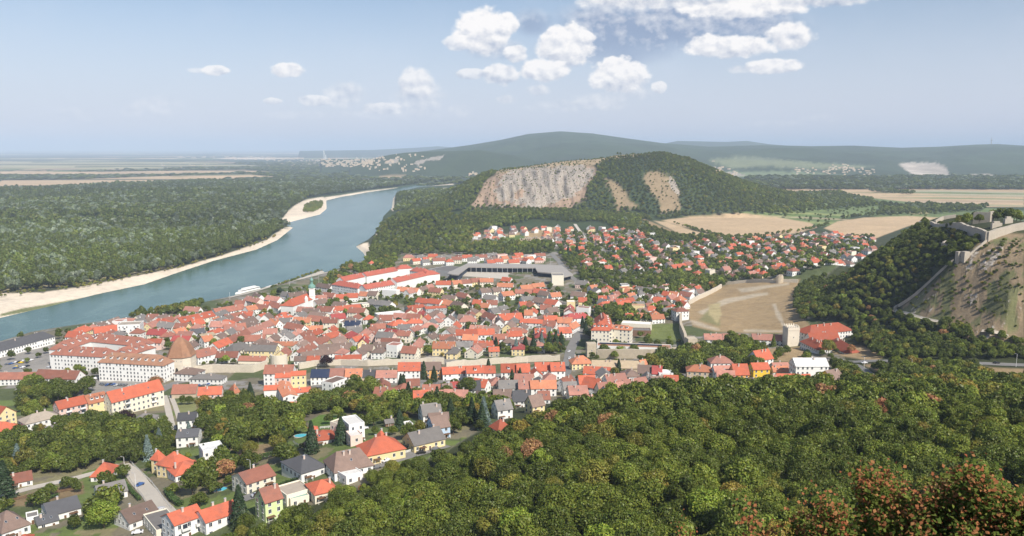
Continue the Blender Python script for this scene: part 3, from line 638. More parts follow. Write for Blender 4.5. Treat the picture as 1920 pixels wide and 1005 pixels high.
def building(wings, label=None, name='house', cat='house', opts='', group=None):
    """wings: list of (x,y,ax,ay,a,b,hw,hr,typ,roof,wall)"""
    x0, y0 = wings[0][0], wings[0][1]; gz = [float(H(w[0] + sx * w[4] * w[2] * .8, w[1] + sx * w[4] * w[3] * .8)) for w in wings for sx in (-1, 0, 1)]
    g0 = wings[0][11] if len(wings[0]) > 11 else gz[1]; base = min(gz) - g0 - 3.0
    root = empty(name, (x0, y0, g0)); wl = MB(); rf = MB(); wm = []; rm = []
    for w in wings:
        if w[10] not in wm: wm.append(w[10])
        if w[9] not in rm: rm.append(w[9])
        add_wing(wl, rf, w[0] - x0, w[1] - y0, w[2], w[3], w[4], w[5], w[6], w[7], w[8], base, wm.index(w[10]), rm.index(w[9]))
        occupy(w[0], w[1], w[2], w[3], w[4] + .5, w[5] + .8)
    wl.build('wall', [WALL[k] for k in wm], root); ro = rf.build('roof', [ROOF[k] for k in rm], root)
    D = y0; lod = 0 if D < 480 else (1 if D < 900 else 2)
    cnt = 0
    if 'n' not in opts.split() and D < 1150:
        for w in wings: cnt += windows(root, w[0] - x0, w[1] - y0, w[2], w[3], w[4], w[5], w[6] + (w[7] - 1 if w[8] == 'f' else 0), w[8], lod, w[7], 100 - cnt)
    w = wings[0]; sg = -1 if (w[2] * w[1] - w[3] * w[0]) > 0 else 1
    if 'bal' in opts:
        nb = max(2, int(w[4] / 6)); ang = atan2(w[3], w[2]) + (0 if sg < 0 else pi)
        for k in range(nb):
            for f_ in range(1, int(w[6] / 3)):
                t = -w[4] + 2 * w[4] * (k + .5) / nb + 1.2; v = sg * (w[5] + .02); link('balcony', BALC, root, (t * w[2] - v * w[3], t * w[3] + v * w[2], f_ * w[6] / max(1, int(w[6] / 3)) + .3), ang)
    elif D < 520 and name == 'house' and w[4] > 3.5:
        t = random.choice((-.5, .5)) * w[4]; v = sg * (w[5] + .02); link('porch', PORCH, root, (t * w[2] - v * w[3], t * w[3] + v * w[2], 0), atan2(w[3], w[2]) + (0 if sg < 0 else pi))
    for w in wings:
        if w[8] == 'f' or D > 1250: continue
        nch = 1 + int(w[4] > 7) + int(w[4] > 14) * 2
        for k in range(nch):
            t = (random.random() - .5) * 1.5 * w[4]; v = random.choice((-1, 1)) * w[5] * .25
            link('chimney', CHIM, ro, (w[0] - x0 + t * w[2] - v * w[3], w[1] - y0 + t * w[3] + v * w[2], w[6] + w[7] * .8 + .5), atan2(w[3], w[2]))
        sgn = -1 if w[2] * 1 > 0 else 1      # slope that looks to the viewer
        nd = int([o_ for o_ in opts.split() if o_[0] == 'd'][0][1:]) if any(o_[0] == 'd' for o_ in opts.split()) else (random.choice((0, 0, 0, 1, 2)) if D < 700 else 0)
        mesh = None
        if any(o_[0] == 'd' for o_ in opts.split()):
            if w[9] not in DORM: DORM[w[9]] = dormer_mesh(ROOF[w[9]])
            mesh = DORM[w[9]]
        for k in range(nd):
            t = (-1 + 2 * (k + .5) / nd) * (w[4] - 1); v = sgn * w[5] * .55; z = w[6] + w[7] * .45 + .22
            p = (w[0] - x0 + t * w[2] - v * w[3], w[1] - y0 + t * w[3] + v * w[2], z)
            if mesh: link('dormer', mesh, ro, p, atan2(w[3], w[2]) + (0 if sgn < 0 else pi))
            else:
                o = link('skylight', SKYL, ro, (p[0], p[1], z + .06), atan2(w[3], w[2]) + (0 if sgn < 0 else pi)); o.rotation_euler = (math.atan2(w[7], w[5]), 0, o.rotation_euler[2])
    if y0 < 560:
        for w in wings: occupy(w[0], w[1] - w[5] - 6.5, w[2], w[3], w[4] * .95, 8)
    px, py = proj(x0, y0, g0 + wings[0][6]); tag(root, label, cat, group)
    HOUSES.append([root, float(px), float(py), wings[0][10], wings[0][9], label, max(w[4] for w in wings), wings[0][6]])
    return root
CROP = [0, 0, 1]
def wing_px(x1, y1, x2, y2, W, hw, hr, typ, roof, wall):
    ox, oy, s = CROP; p = [(x1 / s + ox, y1 / s + oy), (x2 / s + ox, y2 / s + oy)]
    mx, my = (p[0][0] + p[1][0]) / 2, (p[0][1] + p[1][1]) / 2
    gx, gy, gz = ground(mx, my, hw + hr); z = gz + hw + hr
    a = pz(*p[0], z); b = pz(*p[1], z); dx, dy = b[0] - a[0], b[1] - a[1]; Ln = math.hypot(dx, dy)
    return ((a[0] + b[0]) / 2, (a[1] + b[1]) / 2, dx / Ln, dy / Ln, max(Ln / 2, 2.2), W / 2, hw, hr, typ, roof, wall, gz)
def parse(txt):
    cur = None; out = []
    for ln in txt.strip().split('\n'):
        ln = ln.strip()
        if not ln or ln[0] == '#': continue
        if ln[0] == '@': CROP[:] = [float(v) for v in ln[1:].split()]; continue
        lab = None
        if '"' in ln: ln, lab = ln.split('"')[:2]
        plus = ln[0] == '+'; f = ln.lstrip('+').split()
        w = wing_px(*map(float, f[:7]), f[7], f[8], f[9]); op = ' '.join(f[10:])
        if plus: w = w[:11] + (out[-1][0][0][11],) ; out[-1][0].append(w)
        else: out.append([[w], lab, op])
    for ws, lab, op in out:
        nm, ct = 'house', 'house'
        for k, v in (('apt', ('apartment_block', 'apartment block')), ('hall', ('hall', 'hall')), ('fac', ('factory', 'factory')), ('shed', ('shed', 'shed')), ('sch', ('school', 'school')), ('bar', ('barracks', 'barracks')), ('chp', ('church', 'church'))):
            if k in op: nm, ct = v; op = op.replace(k, '')
        building(ws, lab, nm, ct, op)
BLD = """
@ 0 560 4
-220 385 365 235 14 7 6 h D W bar "long white riverside barracks with a dark slate roof at the left edge"
545 232 660 190 12 7 5 h R Y "yellow house with red hipped roof beside the dark riverbank trees"
700 215 880 195 13 7 5 g R W "low building with long red roof beside the white flat-roofed block"
895 185 1062 178 16 12 3 f E W bal apt "white modern flat-roofed block with balconies by the riverbank"
420 350 860 372 15 13 6 h B W d5 fac "huge white factory with brown-red roofs around a bright courtyard"
+ 420 350 700 262 15 13 6 h B W
+ 700 262 1110 300 15 13 6 h B W
+ 860 372 1110 300 15 13 6 h B W
775 400 1262 425 14 14.5 6.5 h M W d9 fac "white three-storey factory wing with rusty dormered roof beside the gate tower"
-60 555 270 550 11 5 4 g B W bar "low white workshop with brown roof cut by the left edge"
290 530 600 540 12 7 5 g B W bar "white gabled workshop left of the car park"
1340 512 1500 520 14 6 3.5 h N W "white building with grey-brown hipped roof right below the gate tower"
+ 1440 552 1680 556 10 6 2.5 h G W
1300 645 1480 641 10 4 5 g B S n "long stone barn with a dusty brown roof below the gate tower"
1490 665 1665 655 10 7 4 g R K "pink house with stepped red roofs next to the stone barn"
1738 645 1775 638 10 4 5 h O Y "small yellow house with steep tent-shaped roof by the pines"
415 772 625 725 10 10 4 g R K bal apt "pink apartment block with red roof and balconies, lowest of the row"
635 728 778 695 10 10 4.5 g O Y d3 apt "pale yellow apartment block with orange roof and three dormers, middle of row"
800 700 1190 605 11 11 6 g R C bal apt "long cream apartment block with bright red roof and many skylights"
160 885 420 825 12 7 3.5 h E W "white house with weathered grey roof behind the round tree"
-140 775 45 812 12 9 5 g R Y apt "yellow apartment house with red roof at the left edge"
-120 920 105 925 11 5 4 h R W "low house with red hipped roof at the left edge"
1010 862 1160 858 12 3.2 3.5 h G W "white bungalow with grey hipped roof by the copper beech"
1338 858 1475 848 10 7 3 g D W "white house with dark roof beside the double track"
1335 982 1495 972 12 6 2.5 g D W "white house with dark roof, blue arched dormer and solar panels"
340 960 460 940 9 3 2.5 g G W "small grey-roofed annexe below the pink apartment block"
1100 235 1250 222 12 4 4 h S W "house with crimson hipped roof right of the modern white block"
1110 300 1220 300 9 7 3 g R K "pink house with red roof behind the factory's right wing"
@ 0 754 4
50 548 232 512 10 3.2 2.8 g B W "white bungalow with brown roof on the left meadow road"
715 455 850 450 13 3 4.5 h R W "villa with tall red hipped roof at the head of the lane"
718 628 930 580 12 3.8 3 g G W "white house with flat grey gable roof left of the lane"
330 762 570 700 14 3.6 3 g D W "white house with wide dark slate roof and terrace"
+ 265 845 420 805 8 3 2 g D W
-60 850 150 782 17 4 5 h N W "white house with large brown hipped roof in bottom left corner"
205 845 275 830 6 3 .6 f G W shed "flat grey garage beside the brown hipped house"
905 815 1130 735 13 3.6 3.4 g N W "long white house with brown roof beside the lower lane"
1120 900 1300 850 18 3 .6 f G C hall "wide grey flat-roofed hall at the foot of the lane"
1505 340 1665 310 11 6 1.5 f W W "modern white cube house with wooden upper floor and lawn"
1240 400 1365 345 13 6 5.5 h R Y "yellow villa with red hipped roof and corner turret"
+ 1166 388 1202 372 5 6 4 h R Y
1275 468 1490 415 14 3.8 3.6 h R W "white bungalow with red hipped roof beside the yellow villa"
1255 838 1470 765 11 7 2.8 g R W bal apt "white terrace pair with shallow red roof at the bottom edge"
+ 1490 775 1755 690 11 7 2.8 g R W
130 1000 230 985 8 3 2.5 h R W "small red hipped roof at the bottom left edge"
@ 400 754 4
190 532 405 465 13 5 3 g B C "cream house with broad brown roof by the small pool"
345 652 475 613 9 8.5 4 g B A "tall lime-green house with brown gable roof"
580 425 765 372 18 4.5 4 h D W "white house with large grey pyramid roof and red eaves"
505 665 690 612 11 4 .8 f E C hall "flat gravel-roofed hall with teal edge beside the lime house"
+ 560 705 700 672 6 3 .6 f T C
725 602 895 565 12 4 3 h R C "low cream house with bright red hipped roof at the forest edge"
735 222 905 198 12 3.4 3 h R W "white bungalow with red hipped roof by the oval pool"
985 140 1100 120 13 9 1.2 f L W "white stepped modern villa with roof terrace"
+ 915 195 1000 165 8 4 1 f E C
+ 1010 215 1100 200 8 6 1 f L K
865 385 1150 330 15 3.6 6 m N W "white house with huge grey-brown thatch-like roof and eyebrow dormers"
960 535 1085 498 8 3.4 .6 f L W shed "small flat white garage beside the forest road"
1110 285 1395 232 14 4.6 5 h R Y "large cream house with steep red roof and solar skylights"
+ 1225 225 1290 205 7 6 4.5 h R Y
1460 232 1690 180 12 4 4.2 g G Y "yellow house with grey gable roof at the end of the forest road"
1625 112 1745 92 10 6 4.2 g N U "light blue and white house with brown gable roof"
1425 158 1485 148 5 3 .5 f L W shed "tiny white flat-roofed shed on the lawn"
700 300 730 295 5 2.4 1.5 g N X shed "brown garden shed right of the dark conifer by the bungalow"
1300 130 1330 126 4 2.3 1.3 g G X shed "small grey-roofed shed in the garden below the wood"
1560 28 1700 14 9 5 4 g G W "white house with grey roof hidden among garden trees"
728 182 765 178 4 2.2 1.2 h R X n shed "little red-roofed garden hut beside the round lawn"
@ 300 560 4
790 497 1005 495 12 9.5 5 g B W "white villa with brown roof and central gable below the wall"
785 652 925 645 10 8 1.8 g R W apt "white block with jagged red roofs stepping in zigzag"
+ 985 578 1095 572 10 8 1.8 g R Y
+ 975 655 1125 640 10 8 1.8 g R W
+ 850 715 1045 708 11 8 1.8 g R W
+ 870 590 985 585 10 8 1.8 g R K
+ 915 600 975 700 9 9 1.5 g O W
1138 530 1272 528 11 6.5 4.5 g V W "row house with solar panelled roof below the town wall"
1274 524 1392 522 11 6.5 4.5 g P C "cream row house with dusty pink roof next to the solar one"
1394 526 1518 524 11 6.5 4.5 g O C "cream row house with orange roof and brown door"
1520 536 1618 534 11 5 4 g D J "tan row house with dark roof and red garage door"
1624 538 1778 536 11 5 4 g P W "white row house with pink roof and glazed shopfront"
@ 700 560 4
188 478 352 476 11 8.5 5 g R W "white shop building with bright red roof in the road row"
358 476 508 474 11 8.5 4.5 g N Q "ochre orange house with brown roof in the road row"
515 515 690 505 10 6 4 g R W "white house with uneven red roof right of the ochre one"
697 505 825 500 11 7.5 4 g R W d1 "white gabled house with red roof behind the first dark spruces"
830 505 912 503 10 7.5 4 g R W
958 488 1070 487 11 7.5 5 g R W d1 "white terraced house with bright red roof, left half of the middle pair"
1075 488 1172 487 11 7.5 5 g R W
1212 478 1325 476 11 7.5 5 g R W
1328 478 1432 476 11 7.5 5 g R W "white terraced house with red roof ending at the main road"
940 612 1088 610 11 6 4 g G W "white house with pale grey roof and a line of windows"
1088 615 1175 614 11 6 4 g P W
1175 614 1235 612 11 6 4 g O W
1235 612 1370 612 11 6 4 g O W "long orange-roofed house behind the grey roofed one"
650 618 800 612 11 5 5 g D W
580 625 650 620 10 5 4 g S W
515 640 585 632 10 5 4 g N W
370 645 500 642 10 5 4 g B C
300 690 415 685 11 5 4 g R W
415 690 520 685 11 5 4 g P W
910 765 1020 750 9 6 4 g G W "white house with grey roof at the edge of the woods"
1045 690 1170 685 10 5 5 g D W "white house with blue-grey slate roof in front of the woods"
1165 730 1255 712 8 5 5 g N Y "yellow house with peaked gable at the edge of the woods"
900 682 1040 680 10 5 4 g N C
780 690 880 728 9 5 4 g N W
1235 692 1320 690 9 4 4 g B W
355 795 470 780 9 5 4 g G W
415 860 560 850 11 6 4 g N U n
905 915 1000 895 8 5 4 h R W "little bright red roof poking out of the forest edge"
1405 600 1480 570 9 6 4 g B W
1460 655 1600 650 12 5 4 g P C
1585 590 1700 610 10 6 4.5 g R W "white gabled house with red roof and bluish wall"
1420 625 1520 620 9 5 4 g G W
1545 735 1640 720 9 4 3 g P W
1480 430 1630 425 12 5 5 h O Y "yellow house with orange roof beside the turquoise parasol"
1640 460 2030 468 13 5 4 g J J n "long tan hall with plain gravel-brown roof below the wall"
1580 505 1780 515 11 4 4 g R W
620 230 780 228 11 8 4.5 g R W bal apt "white apartment house with red roof, left half, above the old wall"
782 228 905 224 11 8 4.5 g R W bal apt "white apartment house with red roof, right half, above the old wall"
495 270 612 266 10 5 4 g B W
640 128 775 126 11 7 5.5 h P C "cream house with dusty pink wavy hipped roof in the old town"
385 60 540 50 12 8 1.5 g R H "grey modern block with small red roof"
250 55 370 40 12 8 2.5 g R C
250 150 370 148 10 6 4 h R W
120 170 240 150 12 6 4 h R W
940 115 1110 105 14 7 5.5 g R W "large white house with red roof and skylights in town centre"
1105 150 1275 158 9 6 3 g R W
1278 128 1378 126 12 8 4 g R Y "yellow house with square red roof near the main road"
1430 115 1615 100 13 6 4.5 h S W "long white house with crimson hipped roof beside the main road"
1210 222 1290 220 10 7 4 g R W d2
1390 215 1480 212 11 5 4.5 g R W
1000 245 1110 240 10 5 4 g R W
900 265 1010 262 10 5 4 g B W
495 320 750 322 10 4 3.5 g G W
755 316 940 314 9 4 3.5 g R W
750 335 845 333 8 4 3 g B W
865 362 942 360 9 5 3 g R S
1680 30 1800 12 13 5 6 h R W d3 "white house with steep red roof and little green turret"
@ 300 560 4
500 355 650 310 15 6 5 h G C
650 345 878 350 11 7 4 g G Y "yellow school-like building with grey roof and tall windows"
395 332 505 290 11 7 4.5 g R W
508 290 645 225 11 7 4.5 g B W
645 225 822 160 11 7 4.5 g P W
250 392 405 358 12 7 5 g B W "white row house with brown-red roof behind the gate tower"
430 395 590 395 10 5 4 g B W
625 275 792 268 12 6 4.5 g B W
600 428 800 432 9 3 3 g B C n
1215 270 1330 240 14 5 3.5 g R J n hall "open hall with big bright red roof near the pines"
1440 290 1545 262 9 6 3.5 g R W
1190 345 1440 328 11 5 4 g N W
1050 405 1400 348 10 5 4 g N W
1010 432 1100 430 8 4 3 g N W
1105 430 1200 428 8 4 3 g R W
1315 425 1510 418 8 4 3 g R W
850 322 1035 320 7 3 3 g O J n
1090 205 1220 200 10 4 3 g O C
870 108 985 95 12 7 5 h R W d2 "white house with red hipped roof near the church"
1280 118 1385 108 12 5 4.5 g S W
1390 165 1505 165 11 7 4 g V W "white house with navy solar roof in the old town"
1530 122 1605 122 12 5 4 h R W
370 235 480 212 11 6 3 h R W "white house with red hipped roof by the tan house"
295 270 395 250 10 6 2 g J S n
225 232 330 220 9 4 4 g D W
130 145 385 90 13 8 5 g R C d4 "large cream house with long red roof facing the river"
-20 225 55 215 10 5 4 h S W
230 160 320 145 10 6 5 g R Y
400 75 620 40 12 6 5 g B W
480 120 600 100 11 5 4 g B W
610 95 700 95 11 6 4 g R W
600 165 700 130 12 5 5 g N W
1400 210 1510 200 9 5 3 g G W
1700 220 1840 240 10 4 4 g S W
1580 190 1690 185 10 5 4 g B W
1625 115 1820 95 14 7 1 f L W "white flat-roofed modern building beside dark trees"
1440 40 1560 30 10 6 2 f L C
1290 60 1500 40 12 6 4 g R W
@ 0 0 1
985 598 1010 594 10 5 4 g P W
1066 609 1080 602 9 5 4 g O W
@ 1100 560 4
@ 1440 560 4
262 205 585 172 18 9 6 h R W hall "white hall with broad bright red hipped roof beside the square gate tower"
+ 300 255 430 315 13 7 5 h R W
+ 500 240 640 318 13 7 5 h R W
+ 300 245 520 242 12 7 5 g R W
@ 1440 560 4
-120 262 115 272 9 5 4 g P W "long low white building with pink roof left of the square gate tower"
@ 1100 560 4
880 262 1010 265 10 7 4 g P W "white house with pink roof behind the big garden trees"
1020 262 1150 266 9 5 4 g P W n
1248 392 1360 375 12 7 6 g R W "white chalet with red roof and steep front gable"
920 430 1085 430 11 7 4 h P W "cream villa with pink hipped roof in front of garden trees"
750 492 945 500 11 7 3.5 h O J "tan villa with orange roof and shuttered windows"
950 505 1080 500 9 6 4 g P W
975 535 1108 540 10 6 4 g P W
1090 490 1202 488 11 6 6 g R Q "house with bright red roof and ochre wall next to the yellow one"
1232 482 1355 478 10 6 3.5 g R Z "bright yellow house with red roof"
1390 480 1508 478 9 5 3 g P W
1390 505 1505 505 8 4 3 g O C
1548 445 1790 445 13 10 4 g W W "white apartment house with white roof and rows of slanted windows"
1425 562 1580 565 10 5 5 g R W
1585 568 1672 565 10 5 5 g R W
1335 572 1418 570 10 6 4 g P W
1440 600 1530 598 9 5 4 g N C
1195 598 1330 596 10 5 4 g N W
1790 540 1880 525 13 7 5 g N Z "bright yellow house with brown gable roof at the road"
1810 620 1890 618 9 4 3 h R W
1600 628 1750 632 10 4 .8 f L W
480 585 590 575 11 5 4 g N W
580 572 685 575 11 6 4 g R W
560 615 695 612 10 4 3 g R W
440 635 570 625 10 4 3 g D W
270 610 440 585 11 5 5 g P W
130 655 270 620 11 5 5 g P W
80 630 260 615 10 5 5 g P C
355 640 440 655 9 4 4 g P W
385 495 485 500 11 5 4.5 g N W
492 502 565 505 10 5 4.5 g S W
535 545 640 545 10 5 .8 f W W
720 600 800 605 10 4 3 g G W
800 595 905 590 9 4 3 g G W
990 600 1130 590 9 5 3 g P W
0 585 100 600 10 6 5 g R W
395 462 440 455 7 4 4 g O W
655 65 750 60 12 10 3.5 h B W "tall white house with brown hipped roof beside the meadow wall"
290 110 345 108 9 5 4 g R W
380 105 450 110 9 5 4 g O W
480 120 575 115 9 5 4 g O W
"""
ROWS = """
@ 540 440 5.333
0 590 180 570 10 R
300 480 440 500 10 N
360 575 470 585 10 R
480 590 700 585 12 R
720 560 900 570 12 G
820 640 1040 680 12 G
460 665 720 690 12 R
300 710 780 740 14 B
220 770 560 800 14 B
1060 780 1330 790 12 P
1300 620 1540 650 12 R
1560 640 1760 690 12 O
1550 600 1680 610 10 O
1480 460 1630 460 12 R
1640 455 1915 435 12 B
1100 515 1310 530 12 R
1420 530 1540 540 10 P
1700 570 1800 590 10 O
960 540 1100 550 10 W
100 720 260 730 10 P
60 815 230 820 10 O
1440 490 1180 560 10 P
@ 800 460 6.4
640 525 760 515 11 R
780 510 880 500 11 R
890 560 1030 545 12 B
850 450 1040 455 10 O
1060 520 1290 520 12 B
1290 520 1440 530 10 R
1120 480 1400 450 9 O
640 400 800 400 9 O
400 400 640 400 12 B
910 375 1020 385 10 S
690 590 840 600 11 G
720 650 850 650 11 B
560 650 660 655 11 R
440 670 540 700 11 P
660 690 760 700 10 O
1130 610 1290 600 14 N
1300 620 1580 660 14 N
1230 660 1300 690 10 R
1110 670 1200 665 10 R
1480 570 1600 560 10 N
1740 550 1910 560 12 N
760 750 960 720 13 G
700 800 840 840 11 B
1330 850 1480 800 10 N
1440 760 1560 740 10 O
1600 850 1900 830 12 S
1820 620 1920 620 10 R
1680 660 1780 660 10 W
20 100 130 100 11 R
70 150 220 145 11 R
300 140 420 140 11 R
490 150 600 148 9 L
720 175 910 165 9 R
@ 1000 440 6.4
420 690 700 690 13 G
540 740 680 740 11 R
780 730 880 730 10 R
980 770 1200 750 10 P
970 810 1150 780 10 G
1440 740 1590 745 11 R
1560 680 1640 690 10 D
1640 670 1740 680 10 O
1770 670 1910 690 11 R
1650 360 1900 320 10 R
1100 640 1220 650 10 N
520 540 660 550 12 G
820 650 900 650 8 G
1240 620 1440 640 12 G
1580 640 1620 640 9 C
80 660 320 700 10 N
@ 280 500 5.333
860 330 960 330 10 B
980 290 1110 320 11 S
1180 290 1310 310 11 R
1150 350 1220 350 9 N
1220 350 1330 380 11 B
1070 370 1200 380 11 B
620 420 900 375 12 B
640 470 760 430 11 B
930 440 1040 470 11 R
1390 270 1550 250 10 R
1650 290 1900 280 11 N
1650 330 1760 310 10 N
740 580 960 560 12 B
930 520 1120 490 14 N
1210 520 1300 540 9 O
1380 550 1550 580 11 B
1530 420 1700 420 10 N
1600 480 1800 500 12 B
960 400 1060 380 10 N
1060 250 1120 280 9 N
1330 240 1400 250 9 G
0 620 180 630 10 S
0 720 120 720 10 R
440 740 620 740 10 B
100 540 260 560 11 G
360 390 510 400 9 B
520 700 620 680 9 N
1130 740 1290 770 11 N
1640 740 1760 770 11 N
"""
# ------------------------------------------------------------------ roads first (they keep houses and trees off)
def polypx(s): return [ground(a, b) for a, b in P(s)]
def strip(name, pts, width, mat, lift=.22, kind='structure', step=4):
    pts = [np.array(p[:2]) for p in pts]; cl = []
    for a, b in zip(pts[:-1], pts[1:]):
        n = max(1, int(np.linalg.norm(b - a) / step)); cl += [a + (b - a) * k / n for k in range(n)]
    cl.append(pts[-1]); cl = np.array(cl)
    for _ in range(3): cl[1:-1] = (cl[:-2] + 2 * cl[1:-1] + cl[2:]) / 4
    t = np.gradient(cl, axis=0); t /= np.linalg.norm(t, axis=1)[:, None] + 1e-9; nrm = np.stack([-t[:, 1], t[:, 0]], 1)
    K = 5; off = np.linspace(-.5, .5, K) * width; Pq = cl[:, None, :] + nrm[:, None, :] * off[None, :, None]
    Z = H(Pq[..., 0], Pq[..., 1]) + lift; zc = H(cl[:, 0], cl[:, 1]) + lift; Z = np.maximum(Z, zc[:, None] - .1)
    idx = np.arange(len(cl) * K).reshape(-1, K); q = np.stack([idx[:-1, :-1], idx[1:, :-1], idx[1:, 1:], idx[:-1, 1:]], -1).reshape(-1, 4)
    o = link(name, npmesh(name, np.concatenate([Pq, Z[..., None]], -1).reshape(-1, 3), q, mat)); tag(o, kind=kind)
    for p, tt in zip(cl, t): occupy(p[0], p[1], tt[0], tt[1], step * .6, width / 2 + .3)
    return o
def roads():
    A = ASPHALT; Cn = CONC
    for n, s, w, m, l in [("road", "1060,700 1066,676 1070,655 1080,635 1092,612 1102,600", 9, A, .2), ("road", "1058,728 1058,712 1060,700", 8, A, .23),
        ("lane", "228,872 246,884 262,905 285,930 305,955 320,972", 7.5, Cn, .2), ("lane", "0,932 30,922 90,908 160,893 225,872", 6, Cn, .17), ("lane", "308,742 314,762 320,790 324,806", 4, Cn, .2), ("lane", "320,742 328,760 336,785", 3, Cn, .18),
        ("road", "690,880 720,868 760,856 800,846 838,835", 7, A, .2), ("road", "300,1000 330,990 400,965 440,940 475,925 500,925", 7, A, .2),
        ("road", "1560,676 1600,680 1640,676 1700,679 1760,682 1830,682 1920,684 2010,690", 9, A, .25), ("road", "1600,684 1620,695 1640,710", 7, A, .2), ("road", "1575,712 1590,722 1600,734", 6, A, .2),
        ("road", "1300,705 1220,700 1160,690 1100,704 1058,712", 7, A, .2), ("road", "585,724 620,722 680,722 740,716 850,716 960,700 1058,705", 9, A, .2), ("road", "290,740 330,716 370,712 400,722", 8, A, .2),
        ("street", "760,650 790,640 850,618 870,610", 8, A, .2), ("street", "1060,512 1075,522 1092,535", 9, A, .2), ("street", "1078,420 1090,437 1100,450 1108,458", 7, Cn, .2), ("street", "1035,476 1050,492 1062,512", 9, A, .2),
        ("street", "1470,488 1520,480 1580,470 1635,460", 8, Cn, .2), ("street", "1330,486 1400,476 1450,470", 7, Cn, .2), ("footpath", "1676,582 1700,590 1720,597 1758,604", 3, STONE2, .3), ("footpath", "1840,622 1870,628 1890,632", 3, STONE2, .3),
        ("quay", "430,558 480,546 540,528 600,514 640,506", 8, Cn, .3), ("street", "1108,458 1150,480 1200,500", 7, A, .2), ("street", "300,700 360,668 430,652 480,640", 7, A, .2)]:
        strip(n, polypx(s), w, m, l)
roads()
# ------------------------------------------------------------------ landmark structures
def wall_line(name, label, cat, pts, hgt, th, mat, ragged=1.2, base=-3, group=None, crest=None):
    """old wall following the ground, with a broken top edge"""
    pts = [np.array(p[:2]) for p in pts]; cl = []
    for a, b in zip(pts[:-1], pts[1:]):
        n = max(1, int(np.linalg.norm(b - a) / 1.6)); cl += [a + (b - a) * k / n for k in range(n)]
    cl.append(pts[-1]); cl = np.array(cl); t = np.gradient(cl, axis=0); t /= np.linalg.norm(t, axis=1)[:, None]; nr = np.stack([-t[:, 1], t[:, 0]], 1)
    g = H(cl[:, 0], cl[:, 1]); o0 = cl[len(cl) // 2]; z0 = g.min()
    g = np.convolve(np.pad(g, 3, 'edge'), np.ones(7) / 7, 'valid')
    hh = hgt if np.isscalar(hgt) else np.interp(np.linspace(0, 1, len(cl)), np.linspace(0, 1, len(hgt)), hgt)
    top = g + hh + (fbm(cl[:, 0] / 5 + 3, cl[:, 1] / 5, 3) - .5) * 2 * ragged
    if crest: top = top + np.where((np.arange(len(cl)) // 1) % 2 == 0, crest, 0)
    L_ = cl + nr * th / 2 - o0; R_ = cl - nr * th / 2 - o0; b = g + base
    q = MB()
    for i in range(len(cl) - 1):
        a, c = L_[i], L_[i + 1]; d, e = R_[i], R_[i + 1]; T0, T1 = top[i] - z0, top[i + 1] - z0; B0, B1 = b[i] - z0, b[i + 1] - z0
        q.face([(*d, B0), (*e, B1), (*e, T1), (*d, T0)]); q.face([(*c, B1), (*a, B0), (*a, T0), (*c, T1)]); q.face([(*d, T0), (*e, T1), (*c, T1), (*a, T0)])
    for i in (0, -1): q.face([(*L_[i], b[i] - z0), (*R_[i], b[i] - z0), (*R_[i], top[i] - z0), (*L_[i], top[i] - z0)])
    o = q.build(name, mat, None, (o0[0], o0[1], z0)); tag(o, label, cat, group)
    for p, tt in zip(cl[::2], t[::2]): occupy(p[0], p[1], tt[0], tt[1], 2.2, th / 2 + .8)
    return o
def tower_sq(px, py, w, d, h, rot, mat, name, label, cat='tower', crest=True, roofk=None, windows_=3, slab=None):
    x, y, z = ground(px, py); r = empty(name, (x, y, z), rot); tag(r, label, cat); occupy(x, y, cos(rot), sin(rot), w / 2 + 1, d / 2 + 1)
    q = MB(); q.box(-w / 2, w / 2, -d / 2, d / 2, -6, h, 0)
    if slab: q.box(-w / 2 - .25, w / 2 + .25, -d / 2 - .25, d / 2 + .25, h * .86, h * .9, 0)
    q.build('wall', mat, r)
    if crest:
        q = MB(); n = max(3, int(w / 2)); 
        for k in range(n):
            a = -w / 2 + w * (k + .25) / n
            for y0_ in (-d / 2, d / 2 - .6): q = MB(); q.box(a, a + w / n * .5, y0_, y0_ + .6, h, h + 1.4); q.build('merlon', mat, r)
        n = max(3, int(d / 2))
        for k in range(n):
            a = -d / 2 + d * (k + .25) / n
            if k in (0, n - 1): continue
            for x0_ in (-w / 2, w / 2 - .6): q = MB(); q.box(x0_, x0_ + .6, a, a + d / n * .5, h, h + 1.38); q.build('merlon', mat, r)
    if roofk:
        q = MB(); add_wing(MB(), q, 0, 0, 1, 0, w / 2, d / 2, h, roofk[1], 'h', 0); q.build('roof', ROOF[roofk[0]], r)
    for k in range(windows_): link('window', WINS, r, (-w / 2 + w * (k + .5) / windows_, -d / 2 - .03, h * (.75 if k % 2 else .5)), 0)
    return r
